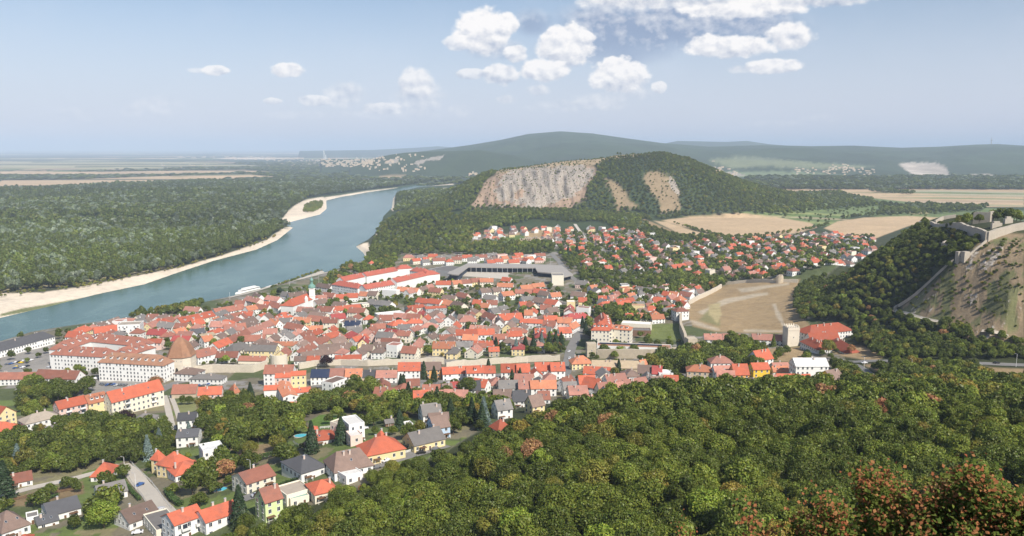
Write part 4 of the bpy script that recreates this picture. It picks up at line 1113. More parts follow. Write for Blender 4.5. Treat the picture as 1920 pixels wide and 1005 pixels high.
def gate_tower():
    # squat stone gate tower with steep swept tile roof
    x, y, z = ground(338, 704); r = empty('gate_tower', (x, y, z), 0); tag(r, 'massive pale gate tower with steep bell-shaped tiled roof and pointed arch', 'tower')
    occupy(x, y + 8, 1, 0, 14, 12)
    r.scale = (.63, .66, .84); q = MB(); poly = [(-15, -1), (-11, -6.5), (7, -6.5), (14.5, 0), (14.5, 17), (-15, 17)]
    q.prism(poly, -5, 19, 0); q.prism([(p[0] * 1.02, p[1] * 1.02 - .1) for p in poly], 11, 11.5, 0); q.build('wall', PLASTER, r)
    q = MB(); c = (-.3, 6.5); base = [(-16, -1.6), (-11.6, -7.6), (7.6, -7.6), (15.6, -.6), (15.6, 18), (-16, 18)]
    lev = [(1.0, 18.4), (.90, 21), (.78, 24.5), (.64, 28.5), (.50, 31.5)]
    for (s0, z0), (s1, z1) in zip(lev[:-1], lev[1:]):
        for i in range(6):
            a, b = base[i], base[(i + 1) % 6]; f = lambda p, s_: (c[0] + (p[0] - c[0]) * s_, c[1] + (p[1] - c[1]) * s_)
            q.face([(*f(a, s0), z0), (*f(b, s0), z0), (*f(b, s1), z1), (*f(a, s1), z1)])
    f = lambda p, s_: (c[0] + (p[0] - c[0]) * s_, c[1] + (p[1] - c[1]) * s_)
    for i in range(6):
        a, b = base[i], base[(i + 1) % 6]; q.face([(*f(a, .5), 31.5), (*f(b, .5), 31.5), (c[0] + (4 if b[0] > 0 else -4) * .6, c[1], 36.5), (c[0] + (4 if a[0] > 0 else -4) * .6, c[1], 36.5)])
    ro = q.build('roof', mat_roof('gate_roof', (.27, .145, .085), .6), r)
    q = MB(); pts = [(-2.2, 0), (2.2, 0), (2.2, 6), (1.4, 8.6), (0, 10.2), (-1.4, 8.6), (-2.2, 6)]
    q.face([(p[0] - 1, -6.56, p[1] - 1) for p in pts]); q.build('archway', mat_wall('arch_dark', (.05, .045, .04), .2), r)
    for a in (-3.8, 1.25): q = MB(); q.box(a, a + .55, -6.9, -6.5, -1, 5.2); q.build('arch_jamb', STONE2, r)
    for k, (a, b) in enumerate([(-8, 15), (-1, 15.5), (5, 15), (-8, 8)]): link('window', WINS, r, (a, -6.56, b), 0)
gate_tower()
def church():
    x, y, z = ground(586, 577); r = empty('church', (x, y, z)); tag(r, 'white baroque church with red roof and green onion-domed tower', 'church')
    m1, m2 = MB(), MB(); wx, wy = x, y
    a = pz(540, 568, z + 14); b = pz(583, 553, z + 14)
    dx, dy = b[0] - a[0], b[1] - a[1]; L_ = math.hypot(dx, dy); c, s = dx / L_, dy / L_; cx, cy = (a[0] + b[0]) / 2 - x, (a[1] + b[1]) / 2 - y
    add_wing(m1, m2, cx, cy, c, s, L_ / 2 + 3, 8, 11, 6.5, 'h', -3); m1.build('wall', WALL['W'], r); m2.build('roof', ROOF['R'], r)
    occupy(x + cx, y + cy, c, s, L_ / 2 + 4, 10)
    windows(r, cx, cy, c, s, L_ / 2 + 3, 8, 9, 'h', 1, 0, 12, 4.5)
    t = MB(); t.box(-3.4, 3.4, -3.4, 3.4, -3, 24, 0); t.box(-3.8, 3.8, -3.8, 3.8, 15, 15.5, 0); t.box(-3.9, 3.9, -3.9, 3.9, 23.6, 24.3, 0); tw = t.build('tower_wall', WALL['W'], r, (0, 0, 0), .3)
    t = MB(); t.lathe(0, 0, [(4.2, 24.3), (4.6, 25.4), (4.0, 27.4), (2.3, 28.8), (1.5, 29.6), (1.4, 32.5), (2.1, 33), (2.3, 34), (1.5, 35.4), (.5, 36.5), (.12, 38), (.08, 40.5), (0, 40.6)], 14)
    cm, T_, b_, _ = newmat('copper'); b_.inputs['Base Color'].default_value = (.16, .30, .25, 1); b_.inputs['Roughness'].default_value = .55; t.build('onion_dome', cm, r, (0, 0, 0), .3)
    for k in (0, 1): link('window', WINB, r, (-1.0 + 0, -3.7, 19 - 9 * k), .3)
    t = MB()
    g = MB(); gx = cx - 0; g.box(-2.5, 2.5, -9.5, -7.9, -2, 15, 0); g.face([(-2.5, -9.5, 15), (2.5, -9.5, 15), (0, -9.5, 18)]); g.face([(2.5, -7.9, 15), (-2.5, -7.9, 15), (0, -7.9, 18)]); g.face([(-2.5, -9.5, 15), (0, -9.5, 18), (0, -7.9, 18), (-2.5, -7.9, 15)]); g.face([(0, -9.5, 18), (2.5, -9.5, 15), (2.5, -7.9, 15), (0, -7.9, 18)])
    g.build('gable_front', WALL['W'], r, (cx, cy, 0), atan2(s, c))
church()
def school():
    CROP[:] = [1040, 560, 6.4]
    ws = [wing_px(540, 235, 640, 150, 22, 17, 9, 'h', 'R', 'C'), wing_px(650, 300, 925, 318, 13, 15.5, 3, 'h', 'O', 'C'), wing_px(455, 445, 570, 452, 9, 5, 2.5, 'h', 'O', 'C')]
    g = ws[0][11]
    # put the tall front block square to the wing
    w0 = wing_px(445, 262, 665, 268, 18, 17, 7, 'h', 'R', 'C'); w0b = list(wing_px(575, 150, 600, 262, 15, 17, 8, 'h', 'R', 'C'))
    ws = [w0, tuple(w0b[:11]) + (g,), ws[1], ws[2]]
    r = building(ws, 'large cream four-storey school with steep red roof and rows of tall windows', 'school', 'school', 'd4')
    CROP[:] = [1040, 560, 6.4]
    building([wing_px(810, 275, 1160, 295, 12, 7, .8, 'f', 'W', 'C'), wing_px(925, 360, 1150, 365, 12, 5, .8, 'f', 'G', 'X')], 'flat sports hall with pale upper roof and dark lower roof behind the school', 'hall', 'hall', 'n')
    CROP[:] = [1040, 560, 6.4]
    ws = [wing_px(510, 540, 1400, 572, 13, 5, .8, 'f', 'M', 'W')]
    r = building(ws, 'very long low flat annexe with planted brown roof and solar strip', 'annexe', 'annexe', 'n')
    w = ws[0]; q = MB(); q.box(-w[4] + 2, w[4] - 8, 1.2, 3.2, w[6] + w[7] - .1, w[6] + w[7] + .5, 0); q.build('solar_strip', ROOF['V'], r, (0, 0, 0), atan2(w[3], w[2]))
    x, y, z = ground(1216, 625); 
school()
def barracks():
    # long white range with red roofs round two courts
    CROP[:] = [540, 440, 5.333]
    def W(*a): return wing_px(*a)
    ws = [W(480, 465, 740, 505, 15, 10, 5, 'h', 'F', 'W'), W(740, 505, 1035, 455, 15, 10, 5, 'g', 'F', 'W'), W(520, 450, 735, 405, 14, 10, 5, 'g', 'F', 'W'), W(750, 395, 1060, 340, 15, 11, 5, 'g', 'F', 'W'),
          W(1045, 435, 1345, 368, 15, 13, 5, 'g', 'F', 'W'), W(1345, 368, 1490, 352, 15, 13, 5, 'h', 'F', 'W'), W(1080, 318, 1230, 308, 14, 10, 5, 'h', 'F', 'W'), W(1250, 325, 1400, 345, 14, 10, 5, 'h', 'F', 'W')]
    g = ws[4][11]; ws = [w[:11] + (g,) for w in ws]
    building(ws, 'vast white barracks with red roofs enclosing two long courtyards', 'barracks', 'barracks', '')
barracks()
HALLR = mat_stone('hall_roof', (.27, .25, .225), (.40, .37, .335), .3); CASTLE = mat_stone('castle_stone', (.27, .235, .185), (.60, .53, .43), 1.0)
def u_hall():
    # angular grey hall with a glazed court
    g = 12.0
    def PP(s, z): return [pz(800 + a / 6.4, 460 + b / 6.4, z) for a, b in P(s)]
    hz = 9.5
    outer = PP("240,335 490,215 1300,225 1620,240 1760,350 1650,375 1590,345 1490,330 1330,315 1300,265 880,262 500,255 380,350 300,345", g + hz)
    ox, oy = outer[0]; r = empty('market_hall', (ox, oy, g)); tag(r, 'angular concrete hall with grey roof wrapped around a sunken glazed court', 'hall')
    q = MB(); q.prism([(a - ox, b - oy) for a, b in outer], hz - 1.6, hz, 0); q.build('roof', HALLR, r)
    cx = np.mean([p[0] for p in outer]); cy = np.mean([p[1] for p in outer])
    inner = PP("270,330 495,222 1298,232 1610,247 1730,345 1650,362 1590,336 1490,321 1345,306 1310,256 880,253 490,246 370,340 305,336", g + hz)
    q = MB(); q.prism([(a - ox, b - oy) for a, b in inner], -2, hz - 1.6, 0); q.build('glass_wall', mat_wall('court_glass', (.05, .065, .09), .3), r)
    pil = MB()
    edge = PP("500,255 880,262 1300,265", g + hz)
    for (a, b), (c, d) in zip(edge[:-1], edge[1:]):
        n = int(math.hypot(c - a, d - b) / 7)
        for k in range(n):
            t = (k + .5) / n; pil = MB(); pil.box(-.25, .25, -.25, .25, -1, hz - 1.6); pil.build('column', STEEL, r, (a + (c - a) * t - ox, b + (d - b) * t - oy - .5, 0))
    pl = PP("400,365 500,305 880,312 1280,322 1330,390 1480,395 1490,420 1100,420 850,400", g + .2); q = MB(); q.prism([(a - ox, b - oy) for a, b in pl], -1, .6, 0); q.build('court_floor', CONC, r)
    for poly in (outer, pl):
        xs = [p[0] for p in poly]; ys = [p[1] for p in poly]; I = np.arange(OCC.shape[0]); J = np.arange(OCC.shape[1]); XX, YY = np.meshgrid(OX0 + (I + .5) * OC, OY0 + (J + .5) * OC, indexing='ij')
        bb = (XX > min(xs)) & (XX < max(xs)) & (YY > min(ys)) & (YY < max(ys)); k = np.zeros(OCC.shape, bool); k[bb] = inpoly(XX[bb], YY[bb], poly); OCC[k] = True
    CROP[:] = [800, 460, 6.4]
    building([wing_px(1500, 345, 1640, 345, 22, 13, 1, 'f', 'G', 'C')], 'tall plain concrete block at the right end of the grey hall', 'block', 'block', 'n')
    building([wing_px(140, 300, 360, 255, 40, 7, 1, 'f', 'G', 'H')], 'wide grey factory shed roof left of the angular hall', 'shed', 'shed', 'n')
u_hall()
def town_walls():
    wall_line('town_wall', 'pale weathered town wall running right from the squat gate tower', 'wall', polypx("362,700 400,698 440,698 475,698 500,690"), 6.5, 2.2, STONE2, 1.1)
    wall_line('town_wall', 'middle stretch of the old town wall behind the row houses', 'wall', polypx("560,692 590,686 640,684 690,686 740,684 800,682 833,682"), 5, 2.2, STONE2, 1.1)
    wall_line('town_wall', 'crumbling town wall above the red terraced houses, left of main road', 'wall', polypx("836,690 870,686 930,682 990,678 1050,676"), 5, 2.0, STONE2, 1.3)
    wall_line('town_wall', 'stone town wall below the planted flat roof', 'wall', polypx("1120,672 1160,672 1220,672 1285,668"), 8, 2.0, STONE, .6)
    wall_line('town_wall', 'dark-sided town wall climbing along the meadow edge', 'wall', polypx("1288,660 1284,640 1276,620 1276,600 1280,592"), 8, 2.4, STONE, .6)
    wall_line('town_wall', 'pale wall edging the upper left side of the meadow', 'wall', polypx("1290,572 1312,560 1330,552 1352,540"), 5, 2, STONE2, .7)
    wall_line('town_wall', 'low grey wall along the far edge of the meadow', 'wall', polypx("1352,534 1400,530 1450,530 1496,530"), 4, 1.6, STONE2, .5)
    # half round wall tower
    x, y, z = ground(524, 690); r = empty('wall_tower', (x, y, z)); tag(r, 'half-round open stone tower in the old town wall', 'tower'); q = MB()
    for k in range(10):
        a, b = pi + pi * k / 10, pi + pi * (k + 1) / 10; R_ = 7; q.face([(R_ * cos(a), R_ * sin(a), -3), (R_ * cos(b), R_ * sin(b), -3), (R_ * cos(b), R_ * sin(b), 12), (R_ * cos(a), R_ * sin(a), 12)])
        q.face([(5.5 * cos(b), 5.5 * sin(b), -3), (5.5 * cos(a), 5.5 * sin(a), -3), (5.5 * cos(a), 5.5 * sin(a), 12), (5.5 * cos(b), 5.5 * sin(b), 12)]); q.face([(R_ * cos(a), R_ * sin(a), 12), (R_ * cos(b), R_ * sin(b), 12), (5.5 * cos(b), 5.5 * sin(b), 12), (5.5 * cos(a), 5.5 * sin(a), 12)])
    q.build('wall', PLASTER, r); occupy(x, y, 1, 0, 8, 8)
    tower_sq(1108, 668, 8, 7, 12, .08, STONE, 'wall_tower', 'square stone wall tower beside the main road below the school', crest=False, windows_=1)
    tower_sq(1295, 666, 8, 9, 15, .1, STONE, 'wall_tower', 'square stone wall tower at the corner below the meadow', crest=False, windows_=2)
    tower_sq(1482, 648, 10.5, 10, 17, .12, PLASTER, 'gatehouse_tower', 'square battlemented gatehouse tower between meadow and red-roofed hall', windows_=1, slab=True)
    tower_sq(1331, 525, 11, 9, 15, .55, PLASTER, 'keep_tower', 'tall square battlemented tower beyond the meadow wall', windows_=1)
    tower_sq(697, 505, 9, 9, 10, .3, PLASTER, 'river_tower', 'round-headed river tower with small red cap near the barracks', crest=False, roofk=('R', 4), windows_=1)
    # ruined round tower
    x, y, z = ground(1461, 530); q = MB()
    for k in range(12):
        a, b = 2 * pi * k / 12, 2 * pi * (k + 1) / 12; h1, h2 = 8 + 2.5 * sin(k * .9), 8 + 2.5 * sin((k + 1) * .9)
        if k == 11: h2 = 8
        for R_ in (5, 3.8): q.face([(R_ * cos(a), R_ * sin(a), -3), (R_ * cos(b), R_ * sin(b), -3), (R_ * cos(b), R_ * sin(b), h2), (R_ * cos(a), R_ * sin(a), h1)])
        q.face([(5 * cos(a), 5 * sin(a), h1), (5 * cos(b), 5 * sin(b), h2), (3.8 * cos(b), 3.8 * sin(b), h2), (3.8 * cos(a), 3.8 * sin(a), h1)])
    o = q.build('round_tower', STONE, None, (x, y, z)); tag(o, 'small ruined round tower at the far corner of the meadow', 'tower')
town_walls()
def castle():
    def W(s): return polypx(s)
    def at(px, D): z = float(H(xat(px, D, 128), D)); return (xat(px, D, z), D, z)
    def pts(*a): return [at(*p) for p in a]
    wall_line('castle_wall', 'long shadowed castle curtain wall facing the town', 'wall', pts((1745, 815), (1762, 770), (1790, 735), (1815, 700), (1850, 655)), [7, 7, 7.5, 8, 8.5], 2.5, CASTLE, .8)
    wall_line('castle_wall', 'sunlit castle wall running to the right edge', 'wall', pts((1850, 655), (1900, 668), (1960, 675)), [8, 6, 6], 2.5, CASTLE, .5)
    wall_line('castle_wall', 'pale broken castle wall at the back left of the ruin', 'wall', pts((1752, 818), (1768, 826), (1792, 822)), [5, 4, 3], 2, CASTLE, .6)
    x, y, z = at(1843, 745); r = empty('castle_keep', (x, y, z), .8); tag(r, 'roofless square castle keep rising above the trees', 'ruin'); q = MB(); w, d, h, t = 12, 14, 11, 1.6
    q.box(-w / 2, w / 2, -d / 2, -d / 2 + t, -3, h); q.box(-w / 2, w / 2, d / 2 - t, d / 2, -3, h - 1.5); q.box(-w / 2, -w / 2 + t, -d / 2 + t, d / 2 - t, -3, h - .6); q.box(w / 2 - t, w / 2, -d / 2 + t, d / 2 - t, -3, h - 2); q.build('wall', CASTLE, r)
    link('window', WIN, r, (1, -d / 2 - .03, 10), 0)
    for (px, D, w, h, lab) in ((1890, 700, 8, 6, 'broken wall stump standing right of the castle keep'), (1868, 690, 10, 5, 'low ruined wall block just inside the castle wall')):
        x, y, z = at(px, D); q = MB(); q.box(-w / 2, w / 2, -1, 1, -3, h * .7); q.box(-w / 3, w / 4, -1, 1, h * .7, h); o = q.build('ruin_wall', CASTLE, None, (x, y, z), .2); tag(o, lab, 'ruin')
    # chain wall down the hill, with twin towers
    wall_line('hill_wall', 'stone wall climbing the hillside up to the castle', 'wall', polypx("1862,446 1840,462 1818,480 1812,486"), 1.9, 1.2, CASTLE, .4)
    wall_line('hill_wall', 'long stone wall dropping down the hillside from the twin towers', 'wall', polypx("1788,488 1770,505 1745,528 1722,550 1700,566 1682,576 1676,584"), 2.6, 1.4, CASTLE, .4)
    tower_sq(1797, 489, 3.8, 4, 7.6, .1, CASTLE, 'hill_tower', 'left ruined tower of the pair on the hillside wall', crest=False, windows_=1)
    tower_sq(1809, 487, 5, 4, 6.2, .25, CASTLE, 'hill_tower', 'right lower ruined tower of the pair on the hillside wall', crest=False, windows_=0)
    for px, py, l, lab in ((1732, 421, 10, 'pale rock outcrop with ruined wall below the castle on the wooded crest'), (1752, 432, 7, 'small white rock on the wooded slope under the castle wall'), (1776, 460, 8, 'white rock showing between bushes above the twin towers')):
        x, y, z = ground(px, py); bm = bmesh.new(); bmesh.ops.create_icosphere(bm, subdivisions=3, radius=1)
        for v in bm.verts: v.co *= 1 + .35 * (float(fbm(np.array(v.co.x * 2 + px), np.array(v.co.y * 2 + v.co.z), 3)) - .45) * 2; v.co.x *= l * .6; v.co.y *= l * .5; v.co.z *= 3.2
        me = bpy.data.meshes.new('rock'); bm.to_mesh(me); bm.free(); me.materials.append(CASTLE); tag(link('rock', me, None, (x, y, z + .8)), lab, 'rock')
castle()
# ------------------------------------------------------------------ houses
parse(BLD)
def try_house(x, y, ax, ay, a, b, hw, hr, typ, rk, wk, frac=.05):
    g = float(H(x, y))
    if g < 1.6 or not is_free(x, y, ax, ay, a + .2, b + .4, frac): return False
    CAND.append((x, y, ax, ay, a, b, hw, hr, typ, rk, wk, g)); occupy(x, y, ax, ay, a + .5, b + .8); return True
CAND = []
def rows():
    sc = [0, 0, 1]
    for ln in ROWS.strip().split('\n'):
        if ln[0] == '@': sc = [float(v) for v in ln[1:].split()]; continue
        f = ln.split(); x1, y1, x2, y2, W = map(float, f[:5]); rk = f[5]
        a = (x1 / sc[2] + sc[0], y1 / sc[2] + sc[1]); b = (x2 / sc[2] + sc[0], y2 / sc[2] + sc[1])
        mx, my = (a[0] + b[0]) / 2, (a[1] + b[1]) / 2; hw, hr = 6.0, 4.5
        g = ground(mx, my, hw + hr); z = g[2] + hw + hr; A = np.array(pz(*a, z)); B = np.array(pz(*b, z)); L_ = np.linalg.norm(B - A); d = (B - A) / L_
        n = max(1, int(round(L_ / random.uniform(15, 24)))); e = 0
        for k in range(n):
            l = L_ / n; c = A + d * (l * (k + .5)); r2 = rk if random.random() < .55 or rk in 'W' else random.choice('RBNPOBNG'); dh = random.uniform(-.8, .8)
            try_house(c[0], c[1], d[0], d[1], l / 2 - .02, W / 2, hw + dh, hr, 'f' if r2 in 'WL' else 'g', r2, random.choice('WWWWCCYK'), .25)
rows()
STREET = None
def fill(poly, ang0, jit, spx, spy, lenr, wr, hwr, roofs, walls, maxn, detached=True, flat=.05):
    poly = np.array(P(poly)); gp = [ground(a, b) for a, b in poly]; xs = [g[0] for g in gp]; ys = [g[1] for g in gp]; wp = [(g[0], g[1]) for g in gp]; n = 0
    c, s = cos(ang0), sin(ang0); ctr = np.array([np.mean(xs), np.mean(ys)]); R_ = max(max(xs) - min(xs), max(ys) - min(ys)) * .75
    pts = []
    i = -int(R_ / spx)
    while i * spx < R_:
        j = -int(R_ / spy)
        while j * spy < R_:
            u = i * spx + random.uniform(-.25, .25) * spx + (spx * .5 if j % 2 else 0); v = j * spy + random.uniform(-.18, .18) * spy; pts.append((ctr[0] + u * c - v * s, ctr[1] + u * s + v * c)); j += 1
        i += 1
    P_ = np.array(pts); ins = inpoly(P_[:, 0], P_[:, 1], wp); P_ = P_[ins]; P_ = P_[np.argsort(P_[:, 1])]
    for x, y in P_:
        if n >= maxn: break
        a_ = ang0 + random.gauss(0, jit) + (pi / 2 if random.random() < .3 else 0)
        for tr in range(2):
            if try_house(x, y, cos(a_), sin(a_), random.uniform(*lenr) / 2 * (1 - .25 * tr), random.uniform(*wr) / 2, random.uniform(*hwr), random.uniform(3.4, 4.8), 'f' if random.random() < flat else random.choice('gggh'), random.choice(roofs), random.choice(walls), .03):
                n += 1; break
    return n
def street_angle(px1, py1, px2, py2):
    a = ground(px1, py1); b = ground(px2, py2); return atan2(b[1] - a[1], b[0] - a[0])
A1 = street_angle(400, 645, 505, 603)
f1 = fill("130,650 170,625 300,600 430,572 560,540 640,528 700,540 800,520 900,520 1040,540 1090,560 1110,590 1060,660 960,668 800,672 560,680 480,672 360,672 300,640", A1, .12, 17, 13.5, (12, 20), (9, 12), (5, 7.5), 'RRBBBNNNPPOGGS', 'WWWWWCCYK', 150, False)
f2 = fill("1110,545 1200,520 1300,530 1350,545 1290,570 1270,600 1200,600 1120,580", street_angle(1100, 560, 1300, 540), .3, 21, 19, (11, 15), (9, 11), (4, 6.5), 'RRBNPOGNB', 'WWWCY', 40)
f3 = fill("580,735 740,730 850,735 960,720 1060,700 1240,700 1240,722 1100,735 960,745 860,760 760,760", street_angle(700, 720, 1000, 715), .2, 20, 16, (11, 16), (9, 11), (4, 6), 'RRBNPG', 'WWWCY', 30)
def far_suburb():
    A2 = street_angle(1330, 487, 1520, 470)
    k = dict(lenr=(11, 14), wr=(9, 11), hwr=(4, 6.5), roofs='RRRROPPBBNNGG', walls='WWWWWCYK')
    n = fill("1230,520 1100,510 1050,470 1100,440 1180,445 1250,462 1340,452 1440,448 1560,440 1640,452 1640,468 1560,500 1490,520 1350,522", A2, .12, 30, 28, k['lenr'], k['wr'], k['hwr'], k['roofs'], k['walls'], 520)
    n += fill("885,445 940,415 1010,398 1090,408 1150,428 1240,445 1200,455 1100,452 1040,468 1010,440 960,445 930,462", A2, .5, 27, 27, k['lenr'], k['wr'], k['hwr'], k['roofs'], k['walls'], 75)
    n += fill("760,480 840,475 1000,484 1040,478 1060,498 840,498 770,498", A2, .2, 24, 22, (13, 20), k['wr'], k['hwr'], k['roofs'], k['walls'], 26)
    return n
f4 = far_suburb()
def finish_houses():
    n = 299 - sum(1 for h in HOUSES if h[0].name.split('.')[0] == 'house')
    vis = [w for w in CAND if -40 < float(proj(w[0], w[1], w[11])[0]) < 1960]
    vis.sort(key=lambda w: -(w[4] * 2 + w[6]) / w[1])
    for w in vis[:n]: building([w])
    wl, rf, mw, mr = MB(), MB(), [], []
    for w in vis[n:]:
        if w[10] not in mw: mw.append(w[10])
        if w[9] not in mr: mr.append(w[9])
    ks = mw + ['#'] ; q = MB(); off = len(mw)
    for w in vis[n:]:
        x, y, g = w[0], w[1], w[11]; n0, m0 = len(wl.v), len(rf.v)
        add_wing(wl, rf, x, y, w[2], w[3], w[4], w[5], w[6], w[7], w[8], -3, mw.index(w[10]), off + 1 + mr.index(w[9]))
        wl.v[n0:] = [(p[0], p[1], p[2] + g) for p in wl.v[n0:]]; rf.v[m0:] = [(p[0], p[1], p[2] + g) for p in rf.v[m0:]]
        for (nx, ny, half, dist) in ((0, -1, w[4], w[5]), (0, 1, w[4], w[5]), (1, 0, w[5], w[4]), (-1, 0, w[5], w[4])):
            wx, wy = nx * w[2] - ny * w[3], nx * w[3] + ny * w[2]
            if wx * -x + wy * -y < 0: continue
            k_ = max(2, int(half * 2 / 3.2)); tx, ty = -wy, wx
            for fl in range(max(1, int(w[6] / 3))):
                for k in range(k_):
                    t = -half + 2 * half * (k + .5) / k_; c = (x + wx * (dist + .04) + tx * t, y + wy * (dist + .04) + ty * t); zc = g + 1.7 + fl * 3
                    wl.face([(c[0] - tx * .55, c[1] - ty * .55, zc - .7), (c[0] + tx * .55, c[1] + ty * .55, zc - .7), (c[0] + tx * .55, c[1] + ty * .55, zc + .7), (c[0] - tx * .55, c[1] - ty * .55, zc + .7)], off)
        if w[8] != 'f':
            v_ = rf.v; c = (x + w[2] * w[4] * .4, y + w[3] * w[4] * .4, g + w[6] + w[7]); n1 = len(wl.v); wl.box(c[0] - .4, c[0] + .4, c[1] - .4, c[1] + .4, c[2] - 1.2, c[2] + 1.1, 0)
    n0 = len(wl.v); wl.v += rf.v; wl.f += [tuple(i + n0 for i in f) for f in rf.f]; wl.m += rf.m
    o = wl.build('distant_houses', [WALL[k] for k in mw] + [GLASS] + [ROOF[k] for k in mr]); tag(o, 'smaller houses of the old town and suburb beyond the nearer streets', 'houses', None, 'stuff')
finish_houses()
print('HOUSES', len(HOUSES), len(CAND), f1, f2, f3, f4)
# ------------------------------------------------------------------ trees
def mat_leaf():
    m = bpy.data.materials.new('foliage'); m.use_nodes = True; T = NT(m.node_tree); T.n.clear(); out = T.new('ShaderNodeOutputMaterial')
    a = T.attr('tint', 'INSTANCER'); geo = T.new('ShaderNodeNewGeometry'); oi = T.new('ShaderNodeObjectInfo')
    rn = geo.outputs['Random Per Island']; tco = T.new('ShaderNodeTexCoord'); nz = T.noise(tco.outputs['Object'], .45, 3, .6); v = T.m('MULTIPLY', T.m('MULTIPLY_ADD', rn, .55, .86), T.m('MULTIPLY_ADD', nz, 1.1, .45)); v = T.m('MULTIPLY', v, T.m('MULTIPLY_ADD', oi.outputs['Random'], .4, .85))
    cc = T.new('ShaderNodeCombineXYZ')
    for i in range(3): T.l.new(v, cc.inputs[i])
    col = T.mix(1.0, a, cc.outputs[0], 'MULTIPLY')
    hs = T.new('ShaderNodeHueSaturation'); T.l.new(col, hs.inputs['Color']); T.l.new(T.m('MULTIPLY_ADD', T.m('FRACT', T.m('MULTIPLY', rn, 17.3)), .05, .475), hs.inputs['Hue'])
    d = T.new('ShaderNodeBsdfDiffuse'); T.l.new(hs.outputs[0], d.inputs[0]); t = T.new('ShaderNodeBsdfTranslucent'); T.l.new(hs.outputs[0], t.inputs[0])
    g = T.new('ShaderNodeBsdfGlossy'); g.inputs['Roughness'].default_value = .45; g.inputs[0].default_value = (.5, .5, .45, 1)
    mx = T.new('ShaderNodeMixShader'); mx.inputs[0].default_value = .28; T.l.new(d.outputs[0], mx.inputs[1]); T.l.new(t.outputs[0], mx.inputs[2])
    m2 = T.new('ShaderNodeMixShader'); m2.inputs[0].default_value = .035; T.l.new(mx.outputs[0], m2.inputs[1]); T.l.new(g.outputs[0], m2.inputs[2]); T.l.new(m2.outputs[0], out.inputs[0])
    return m
LEAF = mat_leaf(); BARK = mat_stone('bark', (.06, .045, .03), (.16, .12, .09), 3)
def leaf_quads(C_, N_, size, rng, asp=1.0):
    n = len(C_); r = rng.normal(size=(n, 3)); t = np.cross(N_, r); t /= np.linalg.norm(t, axis=1)[:, None] + 1e-9; b = np.cross(N_, t)
    s = size * rng.uniform(.6, 1.3, (n, 1)); fold = N_ * s * .25
    V = np.stack([C_ - t * s, C_ - b * s * asp * .62 + fold, C_ + t * s, C_ + b * s * asp * .62 + fold], 1)
    return V.reshape(-1, 3)
def crown_mesh(seed, n, size, R_=4.5, Hh=7.0, base=3.5, lumps=22, flat=1.0, name='crown'):
    rng = np.random.default_rng(seed); Cn = []; Rn = []
    for k in range(lumps):
        ph = rng.uniform(0, 2 * pi); u = rng.uniform(-.35, 1); rr = sqrt(max(0, 1 - max(u, 0) ** 2)) * rng.uniform(.45, .80)
        Cn.append((R_ * rr * cos(ph), R_ * rr * sin(ph), base + Hh * .38 + u * Hh * .43 * rng.uniform(.8, 1.05))); Rn.append(R_ * rng.uniform(.26, .46))
    Cn.append((0, 0, base + Hh * .42)); Rn.append(R_ * .62)
    Cn = np.array(Cn); Rn = np.array(Rn); w = Rn ** 2; k = rng.choice(len(Rn), n, p=w / w.sum())
    d = rng.normal(size=(n, 3)); d[:, 2] = d[:, 2] * .9 + .25; d /= np.linalg.norm(d, axis=1)[:, None]
    p = Cn[k] + d * (Rn[k] * rng.uniform(.72, 1.08, n))[:, None]; p[:, 2] = np.maximum(p[:, 2], base * .7)
    nn = d + rng.normal(size=(n, 3)) * .45; nn /= np.linalg.norm(nn, axis=1)[:, None]
    V = leaf_quads(p, nn, size, rng); return npmesh(name, V, np.arange(len(V)).reshape(-1, 4), LEAF)
def spruce_mesh(seed, n, size, R_=3.9, Hh=12.5, base=1.0):
    rng = np.random.default_rng(seed); t = rng.uniform(0, 1, n) ** .75; z = base + t * Hh; a = rng.uniform(0, 2 * pi, n)
    lay = .75 + .25 * np.abs(np.sin(t * 34)) ; r = R_ * (1 - t) ** .85 * lay * rng.uniform(.5, 1.05, n) + .1; az = np.round(a * 9) / 9 + rng.normal(size=n) * .07
    p = np.stack([r * np.cos(az), r * np.sin(az), z - r * .35], 1); nn = np.stack([np.cos(az) * .6, np.sin(az) * .6, np.full(n, .8)], 1) + rng.normal(size=(n, 3)) * .35; nn /= np.linalg.norm(nn, axis=1)[:, None]
    V = leaf_quads(p, nn, size, rng, .8); return npmesh('crown', V, np.arange(len(V)).reshape(-1, 4), LEAF)
def column_mesh(seed, n, size): return crown_mesh(seed, n, size, 1.8, 14, 1.5, 26)
def trunk_mesh(h=6, r=.28):
    q = MB(); q.tube((0, 0, -1.2), (0, 0, h * .55), r, r * .7, 7); 
    for k in range(5):
        a = k * 1.26 + .3; q.tube((0, 0, h * (.42 + .06 * k)), (1.9 * cos(a), 1.9 * sin(a), h * (.95 + .07 * k)), r * .5, r * .16, 5)
    return q.mesh('trunk', [BARK])
HI = [crown_mesh(s, 4300, .30, R_=(4.5, 5.2, 4.0, 4.8, 4.4, 5.4)[s], Hh=(7, 6.2, 8.2, 7.2, 7.8, 6.6)[s], lumps=(26, 38, 20, 30, 34, 24)[s]) for s in range(6)]
MD = [crown_mesh(20 + s, 1300, .56) for s in range(5)]
LO = [crown_mesh(40 + s, 640, .80, lumps=14) for s in range(4)]
XL = [crown_mesh(60 + s, 300, 1.2, lumps=11) for s in range(3)]
SPR = [spruce_mesh(80 + s, 2000, .55) for s in range(2)]; SPL = [spruce_mesh(84, 420, 1.1)]; CO = [column_mesh(90, 900, .5)]
TRK = trunk_mesh()
PROTO = bpy.data.collections.new('tree_shapes')
PIDX = {}
